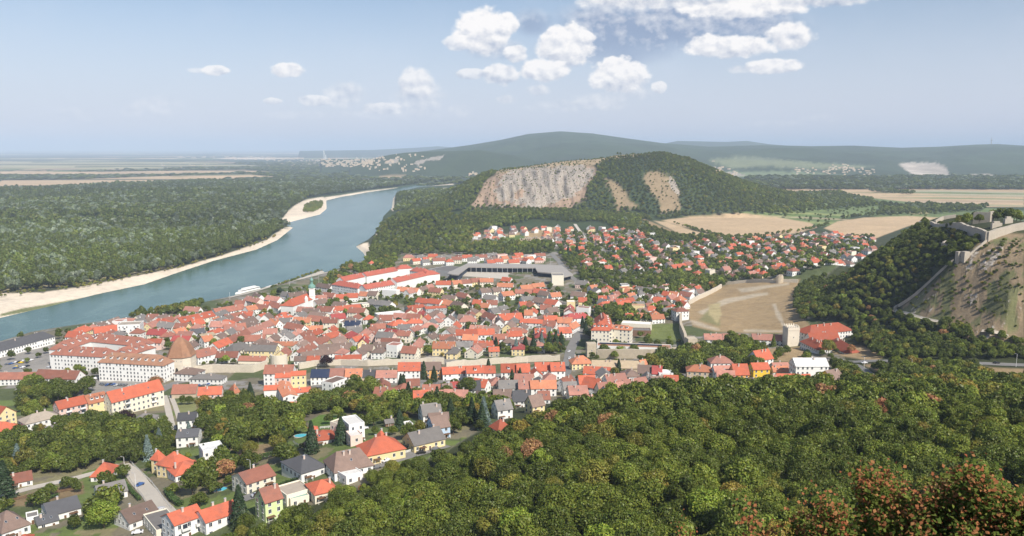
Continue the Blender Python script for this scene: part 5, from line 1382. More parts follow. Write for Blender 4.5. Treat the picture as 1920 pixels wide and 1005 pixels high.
for nm, lst in (('a', HI), ('b', MD), ('c', LO), ('d', XL), ('e', SPR), ('f', SPL), ('g', CO)):
    for k, me in enumerate(lst):
        o = bpy.data.objects.new('foliage_%s%d' % (nm, k), me); PROTO.objects.link(o); PIDX.setdefault(nm, []).append(len(PIDX.get('_', []))); PIDX.setdefault('_', []).append(0)
NODES = None
def node_group():
    global NODES
    if NODES: return NODES
    g = bpy.data.node_groups.new('foliage_scatter', 'GeometryNodeTree'); g.interface.new_socket('Geometry', in_out='INPUT', socket_type='NodeSocketGeometry'); g.interface.new_socket('Geometry', in_out='OUTPUT', socket_type='NodeSocketGeometry')
    N = g.nodes; i = N.new('NodeGroupInput'); o = N.new('NodeGroupOutput'); ci = N.new('GeometryNodeCollectionInfo'); ci.inputs[0].default_value = PROTO; ci.inputs[1].default_value = True; ci.inputs[2].default_value = True
    ip = N.new('GeometryNodeInstanceOnPoints'); ip.inputs['Pick Instance'].default_value = True
    def at(nm, t):
        n = N.new('GeometryNodeInputNamedAttribute'); n.data_type = t; n.inputs[0].default_value = nm; return n.outputs[0]
    L = g.links; L.new(i.outputs[0], ip.inputs['Points']); L.new(ci.outputs[0], ip.inputs['Instance']); L.new(at('idx', 'INT'), ip.inputs['Instance Index']); L.new(at('scl', 'FLOAT_VECTOR'), ip.inputs['Scale'])
    er = N.new('FunctionNodeEulerToRotation'); L.new(at('rot', 'FLOAT_VECTOR'), er.inputs[0]); L.new(er.outputs[0], ip.inputs['Rotation']); L.new(ip.outputs[0], o.inputs[0]); NODES = g; return g
def scatter(name, label, cat, pts):
    """pts rows: x y z idx sx sz rot r g b"""
    A = np.array(pts); n = len(A); me = bpy.data.meshes.new(name); me.vertices.add(n); me.vertices.foreach_set('co', A[:, :3].astype(np.float32).ravel())
    for nm, t, dat in (('idx', 'INT', A[:, 3].astype(np.int32)), ('scl', 'FLOAT_VECTOR', A[:, [4, 4, 5]].astype(np.float32)), ('rot', 'FLOAT_VECTOR', np.stack([A[:, 6] * 0, A[:, 6] * 0, A[:, 6]], 1).astype(np.float32)), ('tint', 'FLOAT_COLOR', np.concatenate([A[:, 7:10], np.ones((n, 1))], 1).astype(np.float32))):
        at = me.attributes.new(nm, t, 'POINT'); at.data.foreach_set({'INT': 'value', 'FLOAT_VECTOR': 'vector', 'FLOAT_COLOR': 'color'}[t], dat.ravel())
    o = link(name, me); md = o.modifiers.new('scatter', 'NODES'); md.node_group = node_group(); tag(o, label, cat, None, 'stuff'); return o
TI = dict(dark=(.096, .122, .021), mid=(.150, .182, .028), bright=(.205, .265, .036), olive=(.195, .190, .034), yellow=(.25, .195, .040), brown=(.34, .19, .085), rust=(.33, .16, .075), silver=(.25, .285, .195), spruce=(.040, .066, .030), blue=(.15, .20, .18), copper=(.050, .022, .026), grey=(.165, .20, .115))
TNAME = dict(dark='dark green', mid='mid green', bright='bright green', olive='olive green', yellow='yellowish', brown='pale brown', rust='rusty', silver='silvery', spruce='dark', blue='blue-grey', copper='dark purple', grey='grey-green')
def pick(names, w, x, y, sc=30):
    v = float(fbm(np.array(x / sc), np.array(y / sc), 2)) ; v = min(.999, max(0, (v - .37) * 2.0 + .1 + random.gauss(0, .22))); cw = np.cumsum(w) / sum(w); return names[int(np.searchsorted(cw, v))] if random.random() < .7 else random.choices(names, w)[0]
def jgrid(x0, x1, y0, y1, sp):
    X, Y = np.meshgrid(np.arange(x0, x1, sp), np.arange(y0, y1, sp)); X = X + RNG.uniform(-.42, .42, X.shape) * sp; Y = Y + RNG.uniform(-.42, .42, Y.shape) * sp; return X.ravel(), Y.ravel()
def occ_free(x, y, r=1):
    i = ((x - OX0) / OC).astype(int); j = ((y - OY0) / OC).astype(int); ok = (i > 1) & (i < OCC.shape[0] - 2) & (j > 1) & (j < OCC.shape[1] - 2); res = np.ones(x.shape, bool); ii, jj = i[ok], j[ok]
    f = ~OCC[ii, jj]
    if r:
        for di, dj in ((1, 0), (-1, 0), (0, 1), (0, -1)): f &= ~OCC[ii + di * r, jj + dj * r]
    res[ok] = f; return res
def inview(x, y, z, m=60):
    a, b = proj(x, y, z); return (a > -m) & (a < 1920 + m) & (b < 1005 + m * 3) & (y > 5)
TREES_OBJ = []; WOOD_OBJ = []
def tree_obj(name, crown, x, y, z, s, sz, col, label=None, group=None, trunk=True, cat='tree'):
    r = empty(name, (x, y, z), random.uniform(0, 6.28)); r.scale = (s, s, sz); tag(r, label, cat, group)
    c = link('crown', crown, r); t = np.array(TI[col]) * random.uniform(.85, 1.15); c['tint'] = [float(t[0]), float(t[1]), float(t[2])]
    if trunk: link('trunk', TRK, r)
    return r
# --- slope forest in front
EDGE = P("-200,225 200,238 300,258 430,290 560,306 640,316 700,322 760,328 840,338 900,352 960,376 1000,392 1100,420 1200,455 1300,485 1400,500 1500,508 1600,520 1700,505 1800,492 1920,482 2300,480")
def slope_forest():
    X, Y = jgrid(-190, 430, 42, 525, 6.6); px = CX + F * X / np.maximum(Y * CP, 1); e = np.interp(px, [p[0] for p in EDGE], [p[1] for p in EDGE]); Z = H(X, Y)
    s = RNG.uniform(.58, 1.28, X.shape) * (1 - .32 * sstep(Y, e - 70, e - 5)); _, top = proj(X, Y, Z + 11 * s); ok = (Y < e) & inview(X, Y, Z) & occ_free(X, Y) & ((Y > 165) | (top > 1012)); X, Y, Z, s = X[ok], Y[ok], Z[ok], s[ok]
    order = np.argsort(Y / s); obj = 0; pts = []
    names = ['dark', 'mid', 'mid', 'olive', 'bright', 'yellow', 'brown', 'rust']; w = [24, 28, 17, 17, 8, 7, 2, .5]
    for k in order:
        x, y, z, sc = X[k], Y[k], Z[k], s[k]; col = pick(names, w, x, y, 26); sz = sc * random.uniform(.85, 1.15)
        a, b = proj(x, y, z + 9 * sc)
        if obj < 298 and -20 < a < 1940 and b < 1030:
            last_ = tree_obj('broadleaf_tree', random.choice(HI), x, y, z - .6, sc, sz, col, TNAME[col] + ' broadleaf tree in the dense wood on the near slope' if col in ('dark', 'mid') else None, 'trees of the wood on the near slope'); obj += 1
            if col not in ('dark', 'mid'): WOOD_OBJ.append((last_, float(a), float(b), TNAME[col] + ' tree in near wood'))
        else:
            t = np.array(TI[col]) * random.uniform(.85, 1.15); pts.append((x, y, z - .6, random.choice(PIDX['a'] if y < 330 else PIDX['b']), sc, sz, random.uniform(0, 6.3), *t))
    scatter('slope_wood', 'rest of the mixed green and olive wood covering the near slope', 'wood', pts); return len(pts)
# --- all other woods, as stuff (trees of one mass)
def region(poly, y0, y1, sp, proto, smin, smax, names, w, dens=1.0, zs=1.0, free=True, csc=40, noise=None, minz=1.5, excl=()):
    poly = np.array(P(poly) if isinstance(poly, str) else poly); 
    xa = min((a - CX) / F * y for a in (poly[:, 0].min(), ) for y in (y0, y1)); xb = max((a - CX) / F * y for a in (poly[:, 0].max(), ) for y in (y0, y1))
    X, Y = jgrid(xa, xb, y0, y1, sp); Z = H(X, Y); px, py = proj(X, Y, Z); ok = inpoly(px, py, poly) & (Z > minz) & inview(X, Y, Z)
    if dens < 1: ok &= RNG.random(X.shape) < dens
    if noise: ok &= fbm(X / noise[0], Y / noise[0], 3) > noise[1]
    if free: ok &= occ_free(X, Y)
    for e in excl: ok &= ~inpoly(px, py, P(e))
    out = []
    for x, y, z in zip(X[ok], Y[ok], Z[ok]):
        pn = float(fbm(np.array(x / csc / 1.7 + 7), np.array(y / csc / 1.7), 3)) - .47; s = random.uniform(smin, smax) * (1 + pn * .9); t = np.array(TI[pick(names, w, x, y, csc)]) * random.uniform(.88, 1.12) * (1 + pn * (1.0 if csc > 100 else .8)); out.append((x, y, z - .7 * s, random.choice(PIDX[proto]), s, s * zs * random.uniform(.85, 1.15), random.uniform(0, 6.3), *t))
    return out
print('slope', slope_forest())
MIXN = ['dark', 'mid', 'olive', 'bright', 'yellow', 'brown']; MIXW = [30, 34, 18, 8, 7, 2]
hill = region("1488,575 1494,545 1520,527 1560,500 1620,470 1680,440 1738,416 1770,428 1800,436 1845,448 1822,472 1800,488 1745,530 1682,575 1672,590 1700,600 1760,612 1830,640 1925,662 1940,676 1760,674 1640,672 1625,650 1600,648 1596,605 1540,600 1500,602", 520, 1000, 5.6, 'b', .5, .85, MIXN, [40, 28, 20, 3, 9, 4])
hill += region("1675,585 1760,606 1850,628 1925,650 1925,670 1760,620 1690,600", 480, 800, 6, 'b', .5, .85, MIXN, MIXW)
hill += region("1690,570 1750,520 1800,480 1840,455 1920,450 1920,650 1830,636 1760,606", 450, 900, 7, 'b', .22, .42, MIXN, [40, 30, 20, 5, 5, 0], dens=1, noise=(16, .47))
hill += region("1700,575 1750,530 1800,490 1850,455 1920,450 1920,640 1830,626 1760,600", 450, 900, 4.2, 'b', .14, .34, MIXN, [40, 30, 20, 5, 5, 0], dens=.4)
scatter('hillside_wood', 'dense dark wood and scrub clothing the castle hill', 'wood', hill)
scr = region("1600,700 1640,690 1700,684 1830,690 1850,712 1880,728 1760,735 1700,728 1640,735 1600,728", 360, 640, 5.5, 'b', .5, .95, MIXN, [34, 34, 12, 8, 6, 2])
scr += region("1660,676 1700,672 1730,676 1800,690 1760,700 1680,694", 400, 640, 6, 'b', .4, .7, MIXN, MIXW, dens=.6)
scr += region("1560,690 1600,698 1622,725 1590,722 1566,705", 400, 640, 5, 'b', .6, .9, MIXN, MIXW)
scatter('scrub', 'green scrub between the forest edge and the country road', 'scrub', scr)
LEFTW = "-60,560 0,552 150,537 240,520 330,503 420,477 500,449 524,434 540,428 526,417 540,394 576,372 612,366 690,356 745,350 790,343 790,340 745,336 540,334 470,336 300,346 150,353 -60,358"
wl = region(LEFTW, 950, 1900, 10.5, 'c', 1.1, 1.75, ['dark', 'dark', 'grey', 'grey', 'silver', 'mid'], [26, 20, 24, 16, 8, 6], zs=1.25, free=False, csc=110)
wl += region(LEFTW, 1900, 4600, 17, 'd', 1.7, 2.6, ['dark', 'dark', 'grey', 'grey', 'silver'], [30, 22, 24, 18, 6], zs=1.0, free=False, csc=160)
wl += region("-60,566 0,560 160,542 330,505 420,482 500,455 524,440 420,476 330,500 150,534 -60,550", 950, 2400, 9, 'c', .35, .7, ['olive', 'mid', 'yellow'], [40, 40, 20], dens=.5, free=False)
wl += region("568,398 572,385 590,378 604,378 606,384 600,393 585,399", 1500, 3000, 8, 'c', .5, .9, ['mid', 'olive'], [50, 50], free=False, minz=-9)
scatter('riverside_forest', 'wide flood-plain forest of grey-green willows across the river', 'forest', wl)
fp = []
FP = "-60,340 -60,296 300,294 560,296 700,300 760,318 860,322 900,325 880,345 760,336"
X, Y = jgrid(-3600, 600, 4300, 11000, 46); big_ = fbm(X / 2600 + 5, Y / 1800 + 3, 4); a_, b_ = proj(X, Y, X * 0 + 5); paints = ["0,352 0,338 150,336 300,330 470,328 540,333 430,336 300,342 150,350", "0,322 200,322 460,318 520,324 330,328 0,330", "600,338 700,336 780,338 700,341 600,342", "0,306 150,300 360,304 520,312 300,316 0,316"]
zz_ = H(X, Y); ok = ((big_ < .47) | (a_ > 760) | (RNG.random(X.shape) < .05)) & (a_ > -60) & (a_ < 900) & (zz_ < 12) & (RNG.random(X.shape) < np.clip(1.4 - Y / 9000, .2, 1))
for q_ in paints: ok &= ~inpoly(a_, b_, P(q_))
for x, y in zip(X[ok], Y[ok]):
    s = random.uniform(4, 6.5); t = np.array(TI[random.choice(['dark', 'dark', 'mid', 'grey'])]); fp.append((x, y, float(H(x, y)) - 6, random.choice(PIDX['d']), s, s * .33, random.uniform(0, 6), *t))
scatter('distant_woods', 'far woods and tree belts between fields on the plain', 'woods', fp)
# middle hill and its foreland
EXH = [' '.join('%g,%g' % p for p in ROCK_FACE)] + BARE + ["915,322 1000,309 1055,303 1110,296 1180,289 1240,288 1180,294 1135,300 1118,309 1060,312 1000,316 940,326"]
hl = region("690,440 742,405 790,385 835,368 860,350 900,329 940,316 1000,300 1240,284 1290,295 1330,312 1420,346 1500,362 1560,378 1500,395 1440,400 1380,398 1300,405 1240,412 1210,404 1130,410 1040,405 980,408 880,410 860,395", 1900, 3000, 11, 'c', .75, 1.15, ['dark', 'mid', 'olive', 'grey'], [45, 35, 14, 6], free=False, excl=EXH, csc=120)
hl += region("884,388 905,350 945,318 1060,307 1115,309 1122,325 1098,372 1060,394 1010,392 950,387", 2000, 2700, 12, 'c', .25, .5, ['dark', 'mid'], [50, 50], dens=.45, free=False)
for b_ in BARE + [EXH[-1]]: hl += region(b_, 2000, 2800, 12, 'c', .25, .6, ['dark', 'mid', 'olive'], [50, 30, 20], dens=.6, free=False)
scatter('hill_wood', 'wood covering the flanks of the rocky middle hill', 'wood', hl)
fo = region("684,500 690,480 700,455 712,430 742,405 800,395 880,408 980,408 1040,405 1130,410 1210,404 1222,416 1300,452 1240,450 1180,440 1120,415 1080,418 1000,412 940,428 905,432 890,440 880,460 985,448 1040,458 1035,476 1000,480 860,478 800,478 750,478 740,495", 1180, 2300, 9.5, 'c', .65, 1.1, ['dark', 'mid', 'olive', 'bright', 'grey'], [34, 32, 16, 6, 8], csc=80, excl=["1040,440 1048,425 1000,432 960,438 905,448 980,460 1050,452", "1208,410 1222,416 1300,450 1290,452 1200,418"])
fo += region("640,508 652,498 690,500 740,480 735,520 690,520", 1000, 1500, 9, 'c', .7, 1.1, MIXN, MIXW)
fo += region("738,400 742,392 745,365 790,357 850,350 870,362 850,372 800,386", 2100, 3600, 14, 'c', 1.0, 1.6, ['dark', 'mid', 'grey', 'silver'], [30, 30, 20, 10], free=False)
fo += region("1560,420 1540,428 1500,436 1440,445 1380,453 1300,455 1290,450 1440,440 1500,434 1535,424", 1300, 2200, 9, 'c', .5, .9, MIXN, MIXW, dens=.7)
fo += region("1250,414 1262,418 1340,440 1380,450 1375,452 1300,432", 1300, 2200, 7, 'c', .45, .7, MIXN, MIXW, dens=.8)
for s_ in ["1420,400 1470,398 1560,385 1600,378 1650,382 1740,388 1800,392 1800,400 1740,392 1650,388 1580,392 1520,398 1480,404", "1560,420 1580,410 1640,402 1720,398 1760,404 1700,404 1620,407 1570,414", "1640,398 1700,390 1720,386 1850,388 1850,396 1760,402 1720,396 1660,402", "1500,364 1560,360 1620,372 1640,378 1560,380 1480,372", "1625,358 1660,357 1720,362 1710,365 1650,362", "1330,404 1440,392 1500,378 1560,384 1470,398 1400,404"]:
    fo += region(s_, 1400, 5200, 15, 'c', .9, 1.6, ['dark', 'mid', 'grey'], [40, 40, 20], free=False, dens=.8)
fo += region("1380,398 1440,390 1540,380 1700,392 1750,408 1700,406 1600,404 1560,420 1520,420 1450,408", 1400, 3300, 26, 'c', .5, 1.0, ['dark', 'mid', 'grey', 'bright'], [40, 40, 20, 5], free=False, dens=.5)
fo += region("1400,356 1480,357 1620,356 1925,361 1925,334 1400,334", 3500, 5600, 30, 'd', 3, 5, ['dark', 'grey'], [60, 40], free=False, zs=.5)
scatter('valley_trees', 'tree belts and copses between the suburb, fields and middle hill', 'trees', fo)
# --- town greenery: biggest become objects
def town_trees():
    dense = [("372,812 384,778 430,756 452,745 475,752 500,768 560,762 640,745 700,738 735,740 745,752 770,775 760,785 700,790 660,772 620,775 578,782 560,800 545,835 500,830 450,838 390,812", 4), ("-20,822 0,806 100,800 130,786 220,800 300,802 325,818 338,842 330,872 285,868 238,866 165,882 60,892 20,905 -20,920", 4), ("35,745 60,720 130,722 170,730 175,745 130,752 90,770 35,770", 3),
             ("755,755 800,745 820,760 900,755 960,752 980,762 900,790 850,820 835,800 800,790 780,772", 4), ("1210,690 1240,672 1300,668 1420,664 1440,690 1400,700 1330,692 1290,706 1240,716", 4), ("960,652 1055,640 1060,664 960,664", 4), ("1380,640 1425,655 1420,690 1340,690 1310,672 1360,650", 4),
             ("1115,590 1240,572 1275,582 1275,600 1180,604 1120,600", 3), ("620,520 650,512 660,524 690,512 690,530 640,536 610,530", 3), ("240,588 330,582 380,570 370,582 300,596 250,604", 3), ("1170,548 1360,532 1350,546 1290,556 1180,562", 3), ("1230,508 1350,528 1345,536 1200,530", 3), ("850,585 905,582 905,600 850,600", 3), ("715,590 740,585 745,600 720,605", 3), ("640,795 700,790 770,800 760,815 700,820 650,812", 2),
             ("380,812 470,850 540,838 545,868 430,900 370,880", 2), ("60,945 160,930 215,925 260,960 290,985 200,1005 100,985", 2), ("330,905 400,890 410,925 330,935", 2), ("300,895 325,880 420,885 420,910 320,925", 3)]
    spars = [("130,650 300,600 560,540 640,525 800,520 1040,540 1110,590 1060,660 800,670 560,680 300,690 150,720", .55), ("0,760 300,740 600,735 1240,700 1600,720 1600,730 980,765 830,850 560,930 430,1000 0,1010", .30), ("1110,690 1270,560 1380,528 1480,522 1560,500 1640,462 1640,445 1440,448 1200,440 1040,440 1050,480 1090,540", .75), ("1110,690 1600,680 1600,640 1500,650 1300,640 1120,600", .28), ("-20,720 0,640 130,620 130,720", .12)]
    L_ = []
    for poly, d in dense:
        sp = {4: 6.2, 3: 7, 2: 9}[d]; L_ += region(poly, 260, 1500, sp, 'b', .6, 1.15, ['dark', 'mid', 'olive', 'bright', 'yellow', 'brown'], [38, 32, 14, 8, 5, 1.5], csc=18, dens={4: 1, 3: .9, 2: .6}[d])
    for poly, d in spars: L_ += region(poly, 260, 1900, 9.5, 'b', *((.55, 1.1) if d > .7 else (.4, .85)), ['dark', 'mid', 'olive', 'bright', 'spruce', 'yellow'], [34, 30, 12, 12, 8, 4], csc=14, dens=d * 1.25)
    big_ = [t for t in L_ if inview(np.array(t[0]), np.array(t[1]), np.array(t[2]), 0)]
    L_.sort(key=lambda t: -t[4] / t[1]); n = 0; rest = []
    keys = [k for k in TI]
    for t in L_:
        a, b = proj(t[0], t[1], t[2] + 5)
        if n < 295 and 0 < a < 1920 and b < 1000:
            i = min(keys, key=lambda k: np.abs(np.array(TI[k]) / (np.array(TI[k]).sum()) - np.array(t[7:10]) / sum(t[7:10])).sum() + abs(sum(TI[k]) - sum(t[7:10])))
            o = tree_obj('garden_tree', random.choice(MD), t[0], t[1], t[2], t[4], t[5], i, None, 'trees in gardens and streets'); TREES_OBJ.append((o, float(a), float(b), TNAME[i], 'tree', t[4])); n += 1
        else:
            t = list(t)
            if t[1] > 800: t[3] = random.choice(PIDX['c'])
            rest.append(t)
    scatter('town_greenery', 'smaller trees and bushes scattered through the town gardens', 'trees', rest); print('town trees', len(L_))
def special_trees():
    sp = "458,760,dark,1.0 470,750,spruce,1.1 795,712,spruce,1.1 814,716,spruce,1.0 757,742,spruce,1.2 766,752,spruce,1.1 916,712,spruce,1.25 960,718,spruce,.9 975,716,spruce,.8 752,735,spruce,1.0 540,818,spruce,.8 533,830,spruce,.7 585,850,spruce,1.2 640,832,spruce,1.2 450,985,spruce,1.2 10,935,spruce,1.6 35,880,blue,1.1 278,862,blue,1.0 300,845,blue,1.0 355,822,blue,.8 383,862,spruce,.7 192,806,blue,.9 907,800,blue,1.2 904,806,spruce,1.1 930,655,spruce,1.0 968,665,blue,1.2 985,660,spruce,1.3 1000,662,spruce,1.4 1015,660,blue,1.3 1030,660,spruce,1.4 1042,658,spruce,1.35 1052,655,spruce,1.2 575,640,spruce,1.0 602,618,spruce,.8 665,676,dark,.8 1000,480,spruce,1.1 1065,478,spruce,1.3 1082,476,spruce,1.3 1270,518,spruce,1.1 1150,716,spruce,.8 1160,700,spruce,.9 409,694,spruce,.8 950,712,spruce,.8 1450,650,dark,.8 750,808,spruce,.9 845,790,spruce,1.1 885,795,spruce,1.1 1100,600,spruce,.7 1098,625,spruce,1.0 1092,615,spruce,1.0 1200,540,spruce,.9 820,772,spruce,1.2"
    for k, s_ in enumerate(sp.split()):
        px, py, c, s = s_.split(','); x, y, z = ground(float(px), float(py)); s = float(s); o = tree_obj('conifer', random.choice(SPR), x, y, z - .3, s * .95, s * random.uniform(.85, 1.05), c if c in TI else 'spruce', None, 'tall conifers in the gardens'); a, b = proj(x, y, z + 6); TREES_OBJ.append((o, float(a), float(b), {'spruce': 'dark', 'blue': 'blue-grey', 'dark': 'green'}[c], 'spruce', s))
    for px, py, c, s, lab in [(236, 808, 'copper', 1.25, 'dark purple copper beech beside the grey-roofed bungalow'), (612, 690, 'copper', 1.15, 'round dark purple tree just below the town wall'), (60, 790, 'mid', 1.25, 'round green tree in front of the white grey-roofed house'), (75, 755, 'mid', 1.5, 'broad green tree right of the white workshops'), (110, 758, 'dark', 1.45, 'big dark tree beside the white workshop gable'), (292, 730, 'brown', 1.1, 'browning chestnut tree left of the gate tower road'), (384, 776, 'yellow', 1.2, 'yellow-green tree beside the double track'), (195, 990, 'bright', 1.15, 'drooping pale green willow near the bottom edge'),
        (695, 750, 'mid', 1.6, 'very large round tree at the right end of the garden wood'), (665, 745, 'dark', 1.5, 'large dark tree left of the biggest one in the garden wood'), (1372, 655, 'mid', 1.6, 'tall broad tree beside the pink-roofed house'), (1345, 665, 'dark', 1.2, 'bushy dark tree in front of the long low white building'), (1395, 662, 'mid', 1.3, 'dense green tree right of the tall broad one below the meadow'), (1462, 668, 'dark', .8, 'small tree alone on the dry lawn'),
        (1553, 665, 'olive', 1.15, 'olive tree in front of the white red-roofed hall'), (1596, 664, 'brown', .8, 'thin browning tree right of the white hall'), (875, 745, 'dark', 1.3, 'round dark tree left of the slate-roofed row'), (837, 752, 'dark', 1.0, 'green tree between pink roofs at the wood edge'), (1040, 700, 'dark', .9, 'green tree in front of the terraced red roofs'), (470, 858, 'olive', .9, 'pale birch on the dry lawn'), (862, 600, 'dark', 1.3, 'broad dark tree right of the grey modern block'), (1210, 705, 'dark', .8, 'green tree in the row of pink roofs'), (630, 545, 'rust', .9, 'reddish tree at the left end of the barracks'), (975, 598, 'dark', 1.0, 'round dark tree beside the jumbled red roof in the old town'),
        (1812, 425, 'mid', 1.1, None), (1828, 425, 'dark', 1.2, None), (1862, 425, 'mid', 1.2, None), (1878, 425, 'dark', 1.3, None), (1892, 425, 'dark', 1.2, None), (1905, 425, 'mid', 1.2, None), (1798, 425, 'olive', 1.0, None), (1780, 425, 'dark', .8, None), (1822, 425, 'dark', 1.0, None), (1835, 420, 'mid', .9, None), (1870, 418, 'dark', 1.1, None), (1885, 420, 'dark', 1.0, None), (1900, 422, 'olive', 1.0, None), (1912, 425, 'dark', .8, None), (1790, 422, 'dark', .9, None), (1805, 424, 'olive', .9, None), (1845, 424, 'dark', .7, None)]:
        if lab: x, y, z = ground(px, py)
        else: D = 730 + (px * 7 % 40); x = xat(px, D, 128); y = D; z = float(H(x, D))
        a, b = proj(x, y, z + 5); o = tree_obj('garden_tree' if lab else 'castle_tree', random.choice(HI if y < 700 else MD), x, y, z - .4, s, s * random.uniform(.9, 1.05), c, lab, None if lab else 'trees within the castle ruin')
        if not lab: TREES_OBJ.append((o, float(a), float(b), TNAME[c], 'tree', s))
        occupy(x, y, 1, 0, 2, 2)
special_trees(); town_trees()
# --- leafy bushes close to the camera
def near_bush(px, D, up, R_, n, seed, redness, label):
    x = xat(px, D, 188); z0 = float(H(x, D)); rng = np.random.default_rng(seed); top = up; hh = top - z0
    r = empty('sumac_bush', (x, D, z0)); tag(r, label, 'bush', 'turning bushes close below the viewpoint')
    q = MB(); tips = []
    for k in range(34):
        a = rng.uniform(0, 2 * pi); rr = R_ * sqrt(rng.uniform(0, 1)) * .92; tip = np.array([rr * cos(a), rr * sin(a), hh * (1 - .55 * (rr / R_) ** 2) * rng.uniform(.72, 1.0)]); mid = tip * np.array([.4, .4, .55]) + rng.normal(size=3) * .12
        q.tube((0, 0, -.3), mid, .05, .03, 5); q.tube(mid, tip, .03, .008, 5); tips.append((mid, tip))
    q.build('stems', BARK, r)
    m = len(tips); k = rng.integers(0, m, n); t = rng.uniform(.05, 1.05, n) ** .7; M_ = np.array([a for a, b in tips]); T_ = np.array([b for a, b in tips]); p = M_[k] * (1 - t[:, None]) + T_[k] * t[:, None]
    p += rng.normal(size=(n, 3)) * (.12 + .2 * rng.uniform(0, 1, (n, 1))) ; nn = np.stack([rng.normal(size=n) * .6, rng.normal(size=n) * .6 - .3, np.full(n, .8)], 1); nn /= np.linalg.norm(nn, axis=1)[:, None]
    V = leaf_quads(p, nn, .066, rng, 1.25); V = V.reshape(-1, 4, 3)
    pr = np.clip(redness + (t - .75) * .9, 0, 1); red = rng.uniform(0, 1, n) < pr; c = np.zeros((n, 3)); g1, g2, r1, r2 = np.array((.06, .10, .022)), np.array((.17, .20, .045)), np.array((.32, .105, .05)), np.array((.40, .21, .09))
    u = rng.uniform(0, 1, (n, 1)); c = np.where(red[:, None], r1 * (1 - u) + r2 * u, g1 * (1 - u) + g2 * u); c4 = np.concatenate([np.repeat(c, 4, 0), np.ones((4 * n, 1))], 1)
    me = npmesh('leaves', V.reshape(-1, 3), np.arange(4 * n).reshape(-1, 4), BUSHLEAF, {'leafcol': ('FLOAT_COLOR', c4)}); link('leaves', me, r)
m_ = bpy.data.materials.new('bush_leaf'); m_.use_nodes = True; T = NT(m_.node_tree); T.n.clear(); o_ = T.new('ShaderNodeOutputMaterial'); d_ = T.new('ShaderNodeBsdfDiffuse'); t_ = T.new('ShaderNodeBsdfTranslucent'); x_ = T.new('ShaderNodeMixShader'); x_.inputs[0].default_value = .3
a_ = T.attr('leafcol'); T.l.new(a_, d_.inputs[0]); T.l.new(a_, t_.inputs[0]); T.l.new(d_.outputs[0], x_.inputs[1]); T.l.new(t_.outputs[0], x_.inputs[2]); T.l.new(x_.outputs[0], o_.inputs[0]); BUSHLEAF = m_
near_bush(1670, 24, 191.2, 2.0, 21000, 1, .28, 'reddening bush, the tallest in the middle of the lower right corner')
near_bush(1800, 22, 191.2, 2.0, 21000, 2, .2, 'green and orange bush right of the tallest reddening one')
near_bush(1915, 21, 191.0, 1.7, 17000, 3, .15, 'mostly green bush cut by the right edge')
near_bush(1545, 23, 189.8, 1.8, 17000, 4, .28, 'orange-tinged bush left of the tallest reddening one')
near_bush(1420, 24, 189.0, 1.3, 9000, 5, .5, 'red-leaved bush spray furthest left in the bottom corner')
near_bush(1270, 42, 181.4, 2.0, 5000, 6, .95, 'low dry orange-brown bush at the bottom edge')
# ------------------------------------------------------------------ river bank things
def jetty():
    g = [pz(a, b, 1.5) for a, b in P("508,540 545,528 575,518 603,507 608,510 582,523 548,534 512,546")]
    ox, oy = g[0]; q = MB(); q.prism([(a - ox, b - oy) for a, b in g], -3.5, .6, 0); o = q.build('jetty', CONC, None, (ox, oy, 1.2)); tag(o, 'long narrow stone jetty with bushes reaching into the river', 'jetty')
    pts = []
    for k in range(70):
        t = random.random(); x = g[0][0] * (1 - t) + g[3][0] * t; y = g[0][1] * (1 - t) + g[3][1] * t; x += random.uniform(0, 3) ; y -= random.uniform(0, 4); s = random.uniform(.22, .5) * (1 if t < .93 else .5); c = np.array(TI[random.choice(['mid', 'olive', 'dark'])]); pts.append((x, y, 1.2, random.choice(PIDX['b']), s, s, 0, *c))
    scatter('jetty_bushes', 'green bushes growing along the jetty', 'bushes', pts)
jetty()
def ship(px1, py1, px2, py2, name, label, col, W=7):
    a, b = pz(px1, py1, 0), pz(px2, py2, 0); L_ = math.hypot(b[0] - a[0], b[1] - a[1]); r = empty(name, ((a[0] + b[0]) / 2, (a[1] + b[1]) / 2, 0), atan2(b[1] - a[1], b[0] - a[0])); tag(r, label, 'ship' if L_ > 20 else 'boat')
    h = W * .28; q = MB(); hl = [(-L_ / 2, 0), (-L_ / 2 + W * .9, -W / 2), (L_ / 2 - 1, -W / 2), (L_ / 2, -W * .3), (L_ / 2, W * .3), (L_ / 2 - 1, W / 2), (-L_ / 2 + W * .9, W / 2)]; q.prism(hl, -.6, h, 0); q.build('hull', WALL[col], r)
    q = MB(); q.box(-L_ / 2 + W * 1.2, L_ / 2 - 2, -W * .38, W * .38, h, h + W * .36, 0); q.build('cabin', WALL['W'], r)
    if L_ > 20:
        q = MB(); q.box(-L_ / 2 + W * 1.3, L_ / 2 - 2.4, -W * .385, W * .385, h + .9, h + W * .25, 0); q.build('window', GLASS, r)
        q = MB(); q.box(-L_ / 2 + W * 2, L_ / 2 - 8, -W * .3, W * .3, h + W * .36, h + W * .62, 0); q.build('upper_deck', WALL['W'], r)
ship(441, 552, 486, 542, 'passenger_ship', 'long white passenger ship moored at the near bank', 'W'); ship(600, 528, 609, 525, 'motor_boat', 'small white boat moored between jetty and quay', 'W', 3); ship(617, 519, 626, 517, 'motor_boat', 'white boat moored nearest the river tower', 'W', 3); ship(497, 541, 510, 537, 'motor_boat', 'small white boat just right of the passenger ship', 'W', 3)
